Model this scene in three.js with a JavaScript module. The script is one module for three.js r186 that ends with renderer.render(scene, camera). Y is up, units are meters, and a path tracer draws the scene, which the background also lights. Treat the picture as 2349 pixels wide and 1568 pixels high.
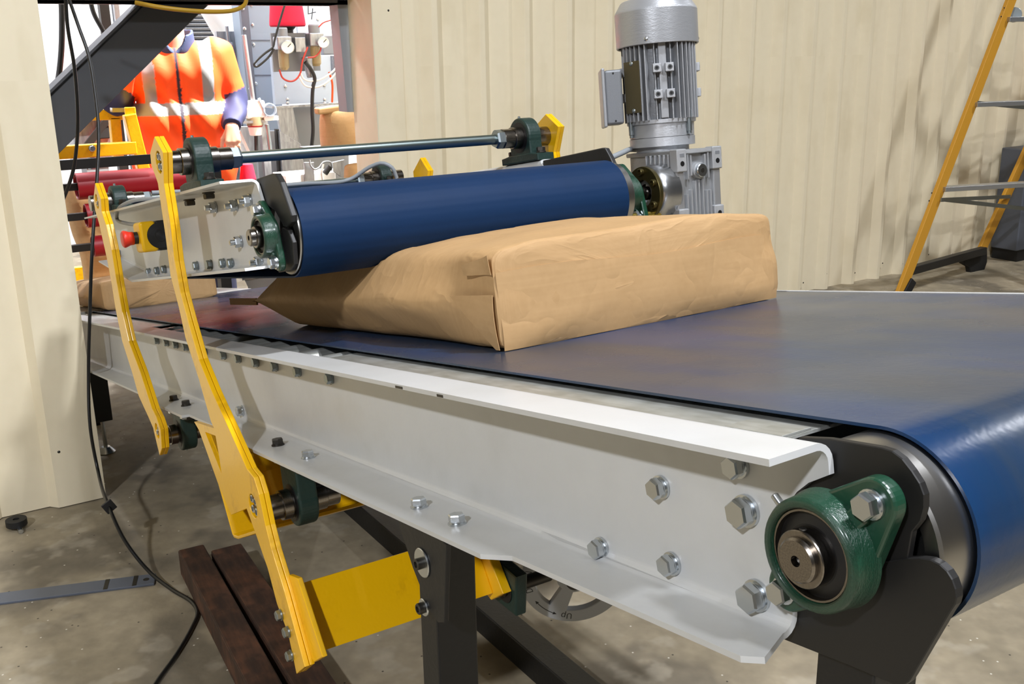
import * as THREE from 'three';
import { mergeGeometries, mergeVertices, toCreasedNormals } from 'three/addons/utils/BufferGeometryUtils.js';
import { RoundedBoxGeometry } from 'three/addons/geometries/RoundedBoxGeometry.js';
import { RectAreaLightUniformsLib } from 'three/addons/lights/RectAreaLightUniformsLib.js';

// ---------------------------------------------------------------- camera
const scene = new THREE.Scene();
const FPX = 2324.45;                                   // focal length in pixels of the 2349 x 1568 frame
const camera = new THREE.PerspectiveCamera(2 * Math.atan(784 / FPX) * 180 / Math.PI, 2349 / 1568, 0.05, 60);
const CR = new THREE.Vector3(0.84262574, -0.01609785, 0.53825898), CU = new THREE.Vector3(0.16271307, 0.9604424, -0.22599747), CF = new THREE.Vector3(0.51332867, -0.27801306, -0.81191281);
camera.position.set(0, 1.5, 0);
camera.quaternion.setFromRotationMatrix(new THREE.Matrix4().makeBasis(CR, CU, CF.clone().negate()));
scene.add(camera);

// ---------------------------------------------------------------- light and exposure
const renderer = new THREE.WebGLRenderer({ antialias: true });
renderer.toneMapping = THREE.LinearToneMapping;
renderer.toneMappingExposure = 1.07;
renderer.shadowMap.enabled = true;
RectAreaLightUniformsLib.init();
scene.background = new THREE.Color(0x000000);
// lamps of the two rooms: [x, y, z, diameter, intensity, colour, room]
const LAMPS = [
  [-3.4, 4.5, 1.6, 0.34, 1280, 0xf5f8ff, 'hall', 'round high bay lamp over the aisle beside the conveyor'],
  [1.7, 5.3, 0.2, 0.40, 650, 0xf5f8ff, 'hall', 'round high bay lamp over the discharge end of the conveyor'],
  [0.7, 5.4, 3.4, 0.40, 540, 0xf5f8ff, 'hall', 'round high bay lamp over the aisle behind the discharge end'],
  [7.4, 5.0, -1.2, 0.40, 330, 0xf5f8ff, 'hall', 'round high bay lamp over the step ladder'],
  [2.8, 3.9, -5.6, 0.4, 260, 0xf6f7ff, 'filling room', 'round high bay lamp over the brown sacks by the opening'],
  [0.6, 3.9, -6.9, 0.5, 200, 0xf3f5ff, 'filling room', 'round high bay lamp over the yellow tube frame'],
  [2.9, 3.9, -7.4, 0.5, 200, 0xf3f5ff, 'filling room', 'round high bay lamp over the steel chute'],
];
// a work light over the sewing station: [position, target, half angle, candela]
const SPOT = { at: [2.75, 3.7, -4.72], to: [1.62, 1.30, -5.28], angle: 0.25, cd: 215, col: 0xfffaf2 };

// ---------------------------------------------------------------- helpers
const V = (x, y, z) => new THREE.Vector3(x, y, z);
let seed = 7; const rnd = () => { seed = (seed * 1664525 + 1013904223) >>> 0; return seed / 4294967296; };
function ray(px, py) { return CR.clone().multiplyScalar((px - 1174.5) / FPX).addScaledVector(CU, -(py - 784) / FPX).add(CF); }
const CP = V(0, 1.5, 0);
function onX(px, py, x) { const d = ray(px, py); return CP.clone().addScaledVector(d, (x - CP.x) / d.x); }
function onY(px, py, y) { const d = ray(px, py); return CP.clone().addScaledVector(d, (y - CP.y) / d.y); }
function onZ(px, py, z) { const d = ray(px, py); return CP.clone().addScaledVector(d, (z - CP.z) / d.z); }
// the conveyor's own frame: s along the belt (towards its discharge end, rising), h square to the belt, x across
const INC = 0.178703, SV = V(0, Math.sin(INC), Math.cos(INC)), HV = V(0, Math.cos(INC), -Math.sin(INC));
const C = (s, h, x) => V(x, 0, 0).addScaledVector(SV, s).addScaledVector(HV, h);
const sOf = p => p.dot(SV), hOf = p => p.dot(HV);
const XH = h => (px, py) => { const d = ray(px, py); return CP.clone().addScaledVector(d, (h - CP.dot(HV)) / d.dot(HV)); };

const taken = {};
function numbered(n) { taken[n] = (taken[n] || 0) + 1; return taken[n] === 1 ? n : n + '_' + String(taken[n] - 1).padStart(3, '0'); }
function thing(name, label, category, base = V(0, 0, 0), group) {
  const o = new THREE.Group(); o.name = numbered(name); o.position.copy(base); scene.add(o);
  o.userData = { label, category }; if (group) o.userData.group = group; return o;
}
function rootBase(p) { let b = V(0, 0, 0); for (let q = p; q && q !== scene; q = q.parent) b.add(q.position); return b; }
function add(parent, name, geo, mat) {                       // geometry in world coordinates
  const g = Array.isArray(geo) ? merge(geo) : geo;
  const b = rootBase(parent); g.translate(-b.x, -b.y, -b.z);
  const m = new THREE.Mesh(g, mat); m.name = name; m.castShadow = m.receiveShadow = true; parent.add(m); return m;
}
function solo(name, geo, mat, label, category, group) {     // a thing of one mesh, its origin at its base
  const g = Array.isArray(geo) ? merge(geo) : geo; g.computeBoundingBox(); const b = g.boundingBox;
  const c = V((b.min.x + b.max.x) / 2, b.min.y, (b.min.z + b.max.z) / 2); g.translate(-c.x, -c.y, -c.z);
  const m = new THREE.Mesh(g, mat); m.name = numbered(name); m.position.copy(c); m.castShadow = m.receiveShadow = true; scene.add(m);
  m.userData = { label, category }; if (group) m.userData.group = group; return m;
}
function struct(name, geo, mat) {
  const m = new THREE.Mesh(Array.isArray(geo) ? merge(geo) : geo, mat); m.name = name; m.userData.kind = 'structure';
  m.castShadow = m.receiveShadow = true; scene.add(m); return m;
}
function put(parent, name, geo, mat, pos, dir, up) {         // shared geometry, its +Y turned to dir
  const m = new THREE.Mesh(geo, mat); m.name = name; m.castShadow = m.receiveShadow = true;
  m.position.copy(pos).sub(rootBase(parent)); if (dir) m.quaternion.setFromUnitVectors(V(0, 1, 0), dir.clone().normalize());
  parent.add(m); return m;
}
function strip(g) { const o = g.index ? g.toNonIndexed() : g; for (const k of Object.keys(o.attributes)) if (!['position', 'normal', 'uv'].includes(k)) o.deleteAttribute(k); if (!o.attributes.normal) o.computeVertexNormals(); if (!o.attributes.uv) boxUV(o); o.morphAttributes = {}; return o; }
function merge(list) { return mergeGeometries(list.map(strip)); }
function boxUV(g) {                                           // uv in metres from the side a face points to
  if (!g.attributes.normal) g.computeVertexNormals();
  const p = g.attributes.position, n = g.attributes.normal, uv = new Float32Array(p.count * 2);
  for (let i = 0; i < p.count; i++) {
    const ax = Math.abs(n.getX(i)), ay = Math.abs(n.getY(i)), az = Math.abs(n.getZ(i));
    if (ax >= ay && ax >= az) { uv[2 * i] = p.getZ(i); uv[2 * i + 1] = p.getY(i); }
    else if (ay >= az) { uv[2 * i] = p.getX(i); uv[2 * i + 1] = p.getZ(i); }
    else { uv[2 * i] = p.getX(i); uv[2 * i + 1] = p.getY(i); }
  }
  g.setAttribute('uv', new THREE.BufferAttribute(uv, 2)); return g;
}
function soft(g, a = 0.6) { g.deleteAttribute('normal'); if (g.attributes.uv) g.deleteAttribute('uv'); return boxUV(toCreasedNormals(mergeVertices(g, 1e-5), a)); }
function shapeOf(pts) { const s = new THREE.Shape(); pts.forEach(([a, b], i) => i ? s.lineTo(a, b) : s.moveTo(a, b)); s.closePath(); return s; }
function area(pts) { let a = 0; for (let i = 0; i < pts.length; i++) { const p = pts[i], q = pts[(i + 1) % pts.length]; a += p[0] * q[1] - p[1] * q[0]; } return a; }
// flat plate square to X; points are [z, y]
function plateX(pts, x0, x1, { bevel = 0.0012, holes = [], seg = 1 } = {}) {
  const P = pts.map(([z, y]) => [-z, y]); if (area(P) < 0) P.reverse();
  const s = shapeOf(P); for (const [z, y, r] of holes) { const h = new THREE.Path(); h.absarc(-z, y, r, 0, Math.PI * 2, true); s.holes.push(h); }
  const b = Math.min(bevel, (x1 - x0) / 3), g = new THREE.ExtrudeGeometry(s, { depth: x1 - x0 - 2 * b, bevelEnabled: b > 0, bevelThickness: b, bevelSize: b, bevelOffset: -b, bevelSegments: seg, curveSegments: 24 });
  g.translate(0, 0, b); g.rotateY(Math.PI / 2);             // (-z, y, e) -> x = e, z = z
  g.translate(x0, 0, 0); return g;
}
const tr = (px, x) => px.map(([a, b]) => { const p = onX(a, b, x); return [p.z, p.y]; });   // photograph outline on the plane x
// flat plate square to Z; points are [x, y]
function plateZ(pts, z0, z1, { bevel = 0.001, holes = [] } = {}) {
  const P = pts.slice(); if (area(P) < 0) P.reverse();
  const s = shapeOf(P); for (const [x, y, r] of holes) { const h = new THREE.Path(); h.absarc(x, y, r, 0, Math.PI * 2, true); s.holes.push(h); }
  const b = Math.min(bevel, (z1 - z0) / 3), g = new THREE.ExtrudeGeometry(s, { depth: z1 - z0 - 2 * b, bevelEnabled: b > 0, bevelThickness: b, bevelSize: b, bevelOffset: -b, bevelSegments: 1, curveSegments: 24 });
  g.translate(0, 0, z0 + b); return g;
}
const trZ = (px, z) => px.map(([a, b]) => { const p = onZ(a, b, z); return [p.x, p.y]; });
function box(x0, x1, y0, y1, z0, z1, r = 0) {
  const g = r ? new RoundedBoxGeometry(x1 - x0, y1 - y0, z1 - z0, 2, r) : new THREE.BoxGeometry(x1 - x0, y1 - y0, z1 - z0);
  g.translate((x0 + x1) / 2, (y0 + y1) / 2, (z0 + z1) / 2); return boxUV(strip(g));
}
// box in the conveyor frame
function boxC(s0, s1, h0, h1, x0, x1, r = 0.0008) {
  const g = r ? new RoundedBoxGeometry(x1 - x0, h1 - h0, s1 - s0, 1, r) : new THREE.BoxGeometry(x1 - x0, h1 - h0, s1 - s0); boxUV(g);
  g.applyMatrix4(new THREE.Matrix4().makeBasis(V(1, 0, 0), HV, SV)); const c = C((s0 + s1) / 2, (h0 + h1) / 2, (x0 + x1) / 2); g.translate(c.x, c.y, c.z); return g;
}
function bar(a, b, w, t, up = V(0, 1, 0), r = 0) {           // straight bar a-b, w across, t along up
  const d = b.clone().sub(a), L = d.length(); d.normalize(); const side = d.clone().cross(up).normalize(), u = side.clone().cross(d).normalize();
  const g = r ? new RoundedBoxGeometry(w, t, L, 2, r) : new THREE.BoxGeometry(w, t, L); boxUV(g);
  g.applyMatrix4(new THREE.Matrix4().makeBasis(side, u, d.clone().negate())); const c = a.clone().add(b).multiplyScalar(0.5); g.translate(c.x, c.y, c.z); return g;
}
function lathe(prof, seg, at, dir) {                          // profile [radius, height] about dir
  const g = new THREE.LatheGeometry(prof.map(([r, y]) => new THREE.Vector2(r, y)), seg);
  g.applyQuaternion(new THREE.Quaternion().setFromUnitVectors(V(0, 1, 0), dir.clone().normalize())); g.translate(at.x, at.y, at.z); return g;
}
// lathe with crisp edges: every profile point doubled
function turned(prof, seg, at, dir) { const P = []; prof.forEach((p, i) => { if (i && i < prof.length - 1) P.push(p, p); else P.push(p); }); const g = [];
  for (let i = 0; i < prof.length - 1; i++) g.push(lathe([prof[i], prof[i + 1]], seg, at, dir)); return merge(g); }
function cyl(a, b, r, seg = 24, c = 0.0008, r2 = r) { const L = a.distanceTo(b); c = Math.min(c, r / 3, L / 3);
  return turned([[0.00001, 0], [r - c, 0], [r, c], [r2, L - c], [r2 - c, L], [0.00001, L]], seg, a, b.clone().sub(a)); }
function ring(a, b, r0, r1, seg = 28) { const L = a.distanceTo(b), c = Math.min(0.0008, (r1 - r0) / 3, L / 3);
  return turned([[r0, 0], [r1 - c, 0], [r1, c], [r1, L - c], [r1 - c, L], [r0, L], [r0, 0]], seg, a, b.clone().sub(a)); }
function tube(pts, r, seg = 8, n = 0) { const cu = new THREE.CatmullRomCurve3(pts, false, 'centripetal'); return new THREE.TubeGeometry(cu, n || pts.length * 8, r, seg, false); }
const XN = V(-1, 0, 0), XP = V(1, 0, 0), YP = V(0, 1, 0);

// fasteners (shared geometries, axis +Y, seat at y = 0)
function hexHead(af, h, wr = 0, wt = 0, seg = 20) {
  const R = af / Math.sqrt(3), list = [];
  const s = new THREE.Shape(); for (let i = 0; i <= 6; i++) { const a = i * Math.PI / 3 + 0.3; i ? s.lineTo(R * Math.cos(a), R * Math.sin(a)) : s.moveTo(R * Math.cos(a), R * Math.sin(a)); }
  const g = new THREE.ExtrudeGeometry(s, { depth: h * 0.78, bevelEnabled: true, bevelThickness: h * 0.22, bevelSize: af * 0.055, bevelOffset: -af * 0.055, bevelSegments: 1, curveSegments: 1 });
  const p = g.attributes.position; for (let i = 0; i < p.count; i++) if (p.getZ(i) < 0) p.setZ(i, 0);
  g.rotateX(-Math.PI / 2); g.computeVertexNormals(); g.translate(0, wt, 0); list.push(g);
  if (wr) list.push(turned([[0.00001, 0], [wr, 0], [wr, wt * 0.55], [wr * 0.84, wt * 0.6], [wr * 0.84, wt], [0.00001, wt]], seg, V(0, 0, 0), YP));
  return merge(list);
}
const G = {
  m16: hexHead(0.024, 0.010, 0.0152, 0.0062), m12: hexHead(0.019, 0.0085, 0.0122, 0.0052), m10: hexHead(0.0165, 0.0072, 0.0105, 0.003), m8: hexHead(0.013, 0.0056, 0.0082, 0.0022), nut: hexHead(0.019, 0.010, 0, 0),
  cap: (() => { const r = 0.0078, g = [turned([[0.0042, 0.004], [0.0045, 0.0085], [r - 0.0012, 0.0085], [r, 0.0073], [r, 0]], 18, V(0, 0, 0), YP), turned([[0.00001, 0.004], [0.0042, 0.004]], 6, V(0, 0, 0), YP)]; return merge(g); })(),
  rivet: turned([[0.00001, 0.0024], [0.0028, 0.0019], [0.0046, 0.0008], [0.005, 0]], 10, V(0, 0, 0), YP),
};
function bolt(parent, p, dir, size = 'm12', mat = M.zinc, name = 'bolt') { return put(parent, name, G[size], mat, p, dir); }
// ---------------------------------------------------------------- procedural textures and materials
function hash2(x, y, s) { let h = (x * 374761393 + y * 668265263 + s * 974634777) | 0; h = Math.imul(h ^ (h >>> 13), 1274126177); return ((h ^ (h >>> 16)) >>> 0) / 4294967296; }
function vnoise(u, v, per, s) {                                // tiling value noise
  const x = Math.floor(u), y = Math.floor(v), fx = u - x, fy = v - y, a = fx * fx * (3 - 2 * fx), b = fy * fy * (3 - 2 * fy), m = k => ((k % per) + per) % per;
  const q = (i, j) => hash2(m(x + i), m(y + j), s); return (q(0, 0) * (1 - a) + q(1, 0) * a) * (1 - b) + (q(0, 1) * (1 - a) + q(1, 1) * a) * b;
}
function fbm(u, v, per, s, oct = 4) { let r = 0, w = 0.5, t = 0; for (let i = 0; i < oct; i++) { r += w * vnoise(u * per, v * per, per, s + i * 17); t += w; w *= 0.5; per *= 2; } return r / t; }
function tex(size, fn, srgb = true, rx = 1, ry = 1) {
  const d = new Uint8Array(size * size * 4);
  for (let j = 0; j < size; j++) for (let i = 0; i < size; i++) { const c = fn(i / size, j / size, i, j), k = 4 * (j * size + i); for (let q = 0; q < 3; q++) d[k + q] = Math.max(0, Math.min(255, Math.round((Array.isArray(c) ? c[q] : c) * 255))); d[k + 3] = 255; }
  const t = new THREE.DataTexture(d, size, size); t.wrapS = t.wrapT = THREE.RepeatWrapping; t.magFilter = THREE.LinearFilter; t.minFilter = THREE.LinearMipmapLinearFilter; t.generateMipmaps = true;
  if (srgb) t.colorSpace = THREE.SRGBColorSpace; t.repeat.set(rx, ry); t.needsUpdate = true; return t;
}
const mix = (a, b, t) => a.map((v, i) => v + (b[i] - v) * t), rgb = h => [(h >> 16 & 255) / 255, (h >> 8 & 255) / 255, (h & 255) / 255], sm = (a, b, x) => { x = Math.max(0, Math.min(1, (x - a) / (b - a))); return x * x * (3 - 2 * x); };
const T = {};
// concrete: trowelled grey-brown slab with darker stains, pale scuffs and white crumbs
T.floor = tex(1024, (u, v, i, j) => {
  const a = fbm(u, v, 4, 3, 6), b = fbm(u, v, 9, 51, 4), f = fbm(u, v, 64, 91, 3), e = fbm(u, v * 1, 24, 17, 4);
  let c = mix(rgb(0x857b66), rgb(0xa1957e), sm(0.3, 0.7, a)); c = mix(c, rgb(0x5f584c), 0.55 * sm(0.56, 0.72, b)); c = mix(c, rgb(0xb3aa98), 0.45 * sm(0.6, 0.75, e));
  c = c.map(x => x * (0.9 + 0.2 * f)); if (hash2(i >> 1, j >> 1, 5) > 0.9992) c = rgb(0xe4dfd2); if (hash2(i >> 1, j >> 1, 8) > 0.9994) c = rgb(0x3a352d); return c;
}, true, 0.45, 0.45);
T.floorR = tex(512, (u, v) => 0.45 + 0.4 * fbm(u, v, 8, 23, 5), false, 0.45, 0.45);
T.bump = tex(512, (u, v) => 0.5 * fbm(u, v, 32, 5, 4) + 0.5 * fbm(u, v, 8, 7, 4), false, 1.5, 1.5);
T.paper = tex(1024, (u, v) => { const a = fbm(u, v, 5, 31, 5), s = fbm(u * 1, v, 90, 8, 2), w = vnoise(u * 6, v * 180, 180, 3); return mix(rgb(0xab8759), rgb(0xbf9b6d), 0.5 * a + 0.25 * s + 0.25 * w); }, true, 1.6, 1.6);
T.paperB = tex(1024, (u, v) => { const r = 1 - Math.abs(2 * fbm(u, v, 7, 61, 3) - 1), q = 1 - Math.abs(2 * fbm(v, u, 5, 81, 3) - 1); return 0.5 * Math.pow(r, 6) + 0.35 * Math.pow(q, 8) + 0.15 * fbm(u, v, 40, 4, 3); }, false, 1.6, 1.6);
T.belt = tex(1024, (u, v) => { const a = fbm(u, v, 4, 41, 5), b = fbm(u * 1, v * 0.25, 32, 43, 3), c = fbm(u, v, 12, 47, 4); let k = mix(rgb(0x12335a), rgb(0x33373f), 0.8 * sm(0.30, 0.56, 0.5 * a + 0.25 * b + 0.25 * c)); return k.map(x => x * (0.9 + 0.2 * b)); }, true, 0.8, 0.3);
T.beltR = tex(512, (u, v) => 0.22 + 0.3 * fbm(u, v, 6, 71, 5), false, 0.8, 0.8);
T.paint = tex(512, (u, v) => { const a = fbm(u, v, 4, 101, 5), b = fbm(u, v, 16, 103, 3); return mix([1, 1, 1], [0.93, 0.925, 0.91], 0.4 * sm(0.5, 0.8, a) + 0.25 * b); }, true, 2.2, 2.2);
T.wall = tex(512, (u, v) => { const a = fbm(u, v, 6, 201, 4), b = fbm(u * 1, v * 0.2, 30, 203, 3), c = fbm(u, v, 50, 207, 2); return mix([1, 1, 1], [0.94, 0.93, 0.905], 0.3 * sm(0.55, 0.85, a) + 0.3 * sm(0.5, 0.85, b) + 0.2 * c); }, true, 0.7, 0.7);
T.galv = tex(512, (u, v) => { const a = fbm(u, v, 12, 301, 3), b = fbm(u * 1, v * 0.2, 50, 303, 3); return mix([0.62, 0.62, 0.58], [0.86, 0.87, 0.86], 0.5 * a + 0.5 * b); }, true, 3, 3);
T.steel = tex(256, (u, v) => 0.75 + 0.25 * fbm(u, v * 0.2, 24, 401, 3), true, 4, 4);
T.wood = tex(512, (u, v) => { const g = fbm(u * 1, v * 0.12, 48, 501, 4), a = fbm(u, v, 5, 503, 4); return mix(rgb(0x2a1c14), rgb(0x69432d), 0.55 * g + 0.6 * sm(0.4, 0.8, a)); }, true, 3, 3);
T.yellow = tex(512, (u, v) => { const a = fbm(u, v, 5, 601, 4), b = fbm(u, v, 40, 603, 3); return mix([1, 1, 1], [0.84, 0.8, 0.62], 0.5 * sm(0.5, 0.75, a) * sm(0.35, 0.7, b)); }, true, 2.5, 2.5);
T.fab = tex(256, (u, v) => 0.5 + 0.5 * fbm(u, v, 12, 701, 5), false, 3, 3);
T.wallS = tex(512, (u, v) => 0.5 * fbm(u, v, 24, 801, 4) + 0.5 * fbm(u, v, 90, 803, 2), false, 2, 2);

const std = (o) => new THREE.MeshStandardMaterial(o);
const M = {
  floor: std({ map: T.floor, roughnessMap: T.floorR, roughness: 1, bumpMap: T.bump, bumpScale: 0.0015 }),
  cream: std({ color: 0xf2e6c8, map: T.wall, roughness: 0.55 }),
  jamb: std({ color: 0xe4ddc2, map: T.wall, roughness: 0.55 }),
  plaster: std({ color: 0xe9e9ea, map: T.wall, roughness: 0.8 }),
  concreteWall: std({ color: 0x8f8b82, map: T.wall, roughness: 0.85 }),
  roof: std({ color: 0x77746c, roughness: 0.9 }),
  white: new THREE.MeshPhysicalMaterial({ color: 0xc6c7c6, map: T.paint, roughness: 0.38, clearcoat: 0.25, clearcoatRoughness: 0.25, bumpMap: T.wallS, bumpScale: 0.00025 }),
  yellow: new THREE.MeshPhysicalMaterial({ color: 0xf6bd00, map: T.yellow, roughness: 0.36, clearcoat: 0.5, clearcoatRoughness: 0.18, bumpMap: T.wallS, bumpScale: 0.0004 }),
  green: new THREE.MeshPhysicalMaterial({ color: 0x143d2b, roughness: 0.36, clearcoat: 0.5, clearcoatRoughness: 0.2, bumpMap: T.wallS, bumpScale: 0.0009 }),
  greenDark: std({ color: 0x17302a, roughness: 0.5, bumpMap: T.wallS, bumpScale: 0.0009 }),
  zinc: std({ color: 0xc9ced2, metalness: 1, roughness: 0.27 }),
  zincDull: std({ color: 0x9aa3a6, metalness: 1, roughness: 0.4 }),
  oxide: std({ color: 0x4b4843, metalness: 0.9, roughness: 0.45 }),
  brass: std({ color: 0xc9b25a, metalness: 1, roughness: 0.35 }),
  steel: std({ color: 0x9c958d, metalness: 1, roughness: 0.24, map: T.steel }),
  rim: std({ color: 0xb9b7b3, metalness: 1, roughness: 0.3 }),
  inox: std({ color: 0xb7bac0, metalness: 0.85, roughness: 0.36, map: T.steel }),
  black: std({ color: 0x121213, roughness: 0.5, bumpMap: T.wallS, bumpScale: 0.0004 }),
  blackSatin: std({ color: 0x191817, roughness: 0.5 }),
  rubber: std({ color: 0x161616, roughness: 0.65 }),
  seal: std({ color: 0x0c0c0d, roughness: 0.5 }),
  belt: std({ map: T.belt, roughnessMap: T.beltR, roughness: 0.7, bumpMap: T.wallS, bumpScale: 0.0002 }),
  beltBlue: std({ color: 0x16416f, roughness: 0.36 }),
  galv: std({ color: 0xffffff, map: T.galv, metalness: 0.75, roughness: 0.42 }),
  paper: std({ map: T.paper, roughness: 0.72, bumpMap: T.paperB, bumpScale: 0.0013 }),
  silver: std({ color: 0xb0b2b5, metalness: 0.55, roughness: 0.4, bumpMap: T.wallS, bumpScale: 0.0003 }),
  alu: std({ color: 0xb9bbbd, metalness: 0.8, roughness: 0.38, bumpMap: T.wallS, bumpScale: 0.0008 }),
  plate: std({ color: 0x5a523a, metalness: 0.5, roughness: 0.5, map: T.wall }),
  wood: std({ map: T.wood, roughness: 0.75, bumpMap: T.bump, bumpScale: 0.002 }),
  beam: std({ color: 0x4a4d52, roughness: 0.6 }),
  greyPaint: std({ color: 0x84888d, roughness: 0.5 }),
  redRoll: std({ color: 0xa51422, roughness: 0.45 }),
  thread: std({ color: 0xd5173b, roughness: 0.8, bumpMap: T.fab, bumpScale: 0.001 }),
  cable: std({ color: 0x131313, roughness: 0.35 }),
  hose: std({ color: 0x8f9498, roughness: 0.45 }),
  hoseYellow: std({ color: 0xb08a1c, roughness: 0.45 }),
  hoseRed: std({ color: 0xb3372a, roughness: 0.4 }),
  hoseClear: std({ color: 0xe6e2dd, roughness: 0.25 }),
  estopY: std({ color: 0xf0bb08, roughness: 0.38 }), estopR: std({ color: 0xd8301c, roughness: 0.42 }),
  strap: std({ color: 0x666c78, roughness: 0.5, metalness: 0.3, map: T.paint }),
  orange: std({ color: 0xff4e0c, roughness: 0.75, bumpMap: T.fab, bumpScale: 0.006 }),
  ladder: std({ color: 0xd59a2e, roughness: 0.5 }),
  gauge: std({ color: 0xf1efe9, roughness: 0.4 }),
  bluegrey: std({ color: 0x8e9cab, roughness: 0.5, metalness: 0.2 }),
  amber: new THREE.MeshPhysicalMaterial({ color: 0xd9c9a0, roughness: 0.15, transmission: 0.7, thickness: 0, ior: 1.45 }),
};
M.beltPress = new THREE.MeshPhysicalMaterial({ color: 0x08294d, roughness: 0.6, specularIntensity: 0.4, map: T.paint, bumpMap: T.wallS, bumpScale: 0.0002 });
M.zincRod = std({ color: 0xa9b9b8, metalness: 1, roughness: 0.3 });
const hexNutStud = merge([hexHead(0.019, 0.010, 0.0122, 0.003), turned([[0.0056, 0], [0.0056, 0.021], [0.0045, 0.022], [0.00001, 0.022]], 14, V(0, 0, 0), YP)]);
M.silverDark = std({ color: 0x83868a, metalness: 0.5, roughness: 0.45, bumpMap: T.wallS, bumpScale: 0.0003 });
M.aluPolished = std({ color: 0xb4b6b8, metalness: 0.95, roughness: 0.25 });
M.brassDull = std({ color: 0x5e5636, metalness: 0.9, roughness: 0.4 });
M.paperDark = std({ color: 0x9a7245, roughness: 0.8, map: T.wall });
M.plasterGloss = std({ color: 0xeceded, roughness: 0.4 });
M.orangeHose = std({ color: 0xe0561c, roughness: 0.45 });
M.panelBlue = std({ color: 0xb9c6d6, roughness: 0.42, metalness: 0.3 });
const rivetBig = turned([[0.00001, 0.006], [0.007, 0.005], [0.011, 0.002], [0.012, 0]], 12, V(0, 0, 0), YP);
// ---------------------------------------------------------------- the two rooms
const ZR = -4.26, ZL = -3.55;                                   // faces of the right and the left sheet wall
struct('floor', boxUV(box(-11.2, 12.2, -0.15, 0, -9, 11.2)), M.floor);
function sheetWall(profile, zBack, y0, y1) {                    // profile [x, z] of the front, left to right
  const pts = profile.concat([[profile[profile.length - 1][0], zBack], [profile[0][0], zBack]]).map(([x, z]) => [x, -z]);
  if (area(pts) < 0) pts.reverse();
  const g = new THREE.ExtrudeGeometry(shapeOf(pts), { depth: y1 - y0, bevelEnabled: false }); g.rotateX(-Math.PI / 2); g.translate(0, y0, 0); return boxUV(strip(g));
}
{
  const p = [[2.0, ZR], [2.135, ZR], [2.137, ZR - 0.012], [2.23, ZR - 0.012]], d = 0.042; p.push([2.23, ZR - 0.012]);
  for (let x = 2.35; x < 12.2; x += 0.25) p.push([x - 0.118, ZR - 0.012], [x - 0.075, ZR + d - 0.014], [x - 0.071, ZR + d - 0.012], [x - 0.047, ZR + d - 0.012], [x - 0.043, ZR + d - 0.014], [x, ZR - 0.012]);
  p.push([12.2, ZR - 0.012]);
  const w = struct('wall_right', sheetWall(p.filter((q, i) => !i || q[0] > p[i - 1][0] + 1e-6), ZR - 0.25, 0.0, 6.2), M.cream);
  const sc = G.rivet;
  for (let k = 0; k < 9; k++) { const x = 4.29 + k * 0.25; put(w, 'screw', sc, M.oxide, V(x + 0.02 * (k % 3), 0.07 + 0.03 * (k % 2), ZR + 0.028), V(0, 0, 1)); }
  put(w, 'screw', sc, M.oxide, onZ(891, 24, ZR), V(0, 0, 1));
  const q = [[-11.2, ZL - 0.03]]; for (let x = -11.0; x < 0.3; x += 0.36) q.push([x, ZL - 0.03], [x + 0.025, ZL], [x + 0.18, ZL], [x + 0.205, ZL - 0.03]);
  // last rib: the one beside the opening
  while (q[q.length - 1][0] > 0.12) q.pop();
  q.push([0.185, ZL], [0.21, ZL - 0.03], [0.36, ZL - 0.03], [0.385, ZL], [0.54, ZL]);
  const l = struct('wall_left', sheetWall(q, ZL - 0.075, 0.004, 6.2), M.cream);
  put(l, 'screw', sc, M.oxide, onZ(66, 550, ZL - 0.03), V(0, 0, 1)); put(l, 'screw', sc, M.oxide, onZ(135, 1036, ZL), V(0, 0, 1));
}
struct('wall_return', boxUV(box(0.40, 0.46, 0, 6.2, ZR - 0.25, ZL - 0.076)), M.cream);
struct('wall_above_opening', boxUV(box(0.46, 2.0, 1.80, 6.2, ZR - 0.25, ZR - 0.02)), M.cream);
struct('trim_1', boxUV(plateX([[ZR + 0.001, 0], [ZR + 0.001, 6.2], [ZR - 0.25, 6.2], [ZR - 0.25, 0]], 1.994, 1.9995, { bevel: 0 })), M.jamb);
struct('wall_hall_left', boxUV(box(-11.3, -11.2, 0, 6.2, ZL - 0.1, 11.2)), M.concreteWall);
struct('wall_hall_right', boxUV(box(12.2, 12.3, 0, 6.2, ZR - 0.25, 11.2)), M.concreteWall);
struct('wall_hall_back', boxUV(box(-11.3, 12.3, 0, 6.2, 11.2, 11.3)), M.concreteWall);
struct('ceiling', boxUV(box(-11.3, 12.3, 6.2, 6.32, -4.6, 11.3)), M.roof);
struct('wall_back', boxUV(box(-1.6, 4.6, 0, 4.4, -8.7, -8.6)), M.plaster);
struct('wall_back_left', boxUV(box(-1.7, -1.6, 0, 4.4, -8.7, ZR - 0.25)), M.plaster);
struct('wall_back_right', boxUV(box(4.5, 4.6, 0, 4.4, -8.7, ZR - 0.26)), M.plaster);
struct('wall_partition', boxUV(box(-1.7, 0.4, 0, 4.5, ZR - 0.33, ZR - 0.25)), M.plaster);
struct('ceiling_back', boxUV(box(-1.7, 4.6, 4.4, 4.5, -8.7, ZR - 0.25)), M.plaster);
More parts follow.
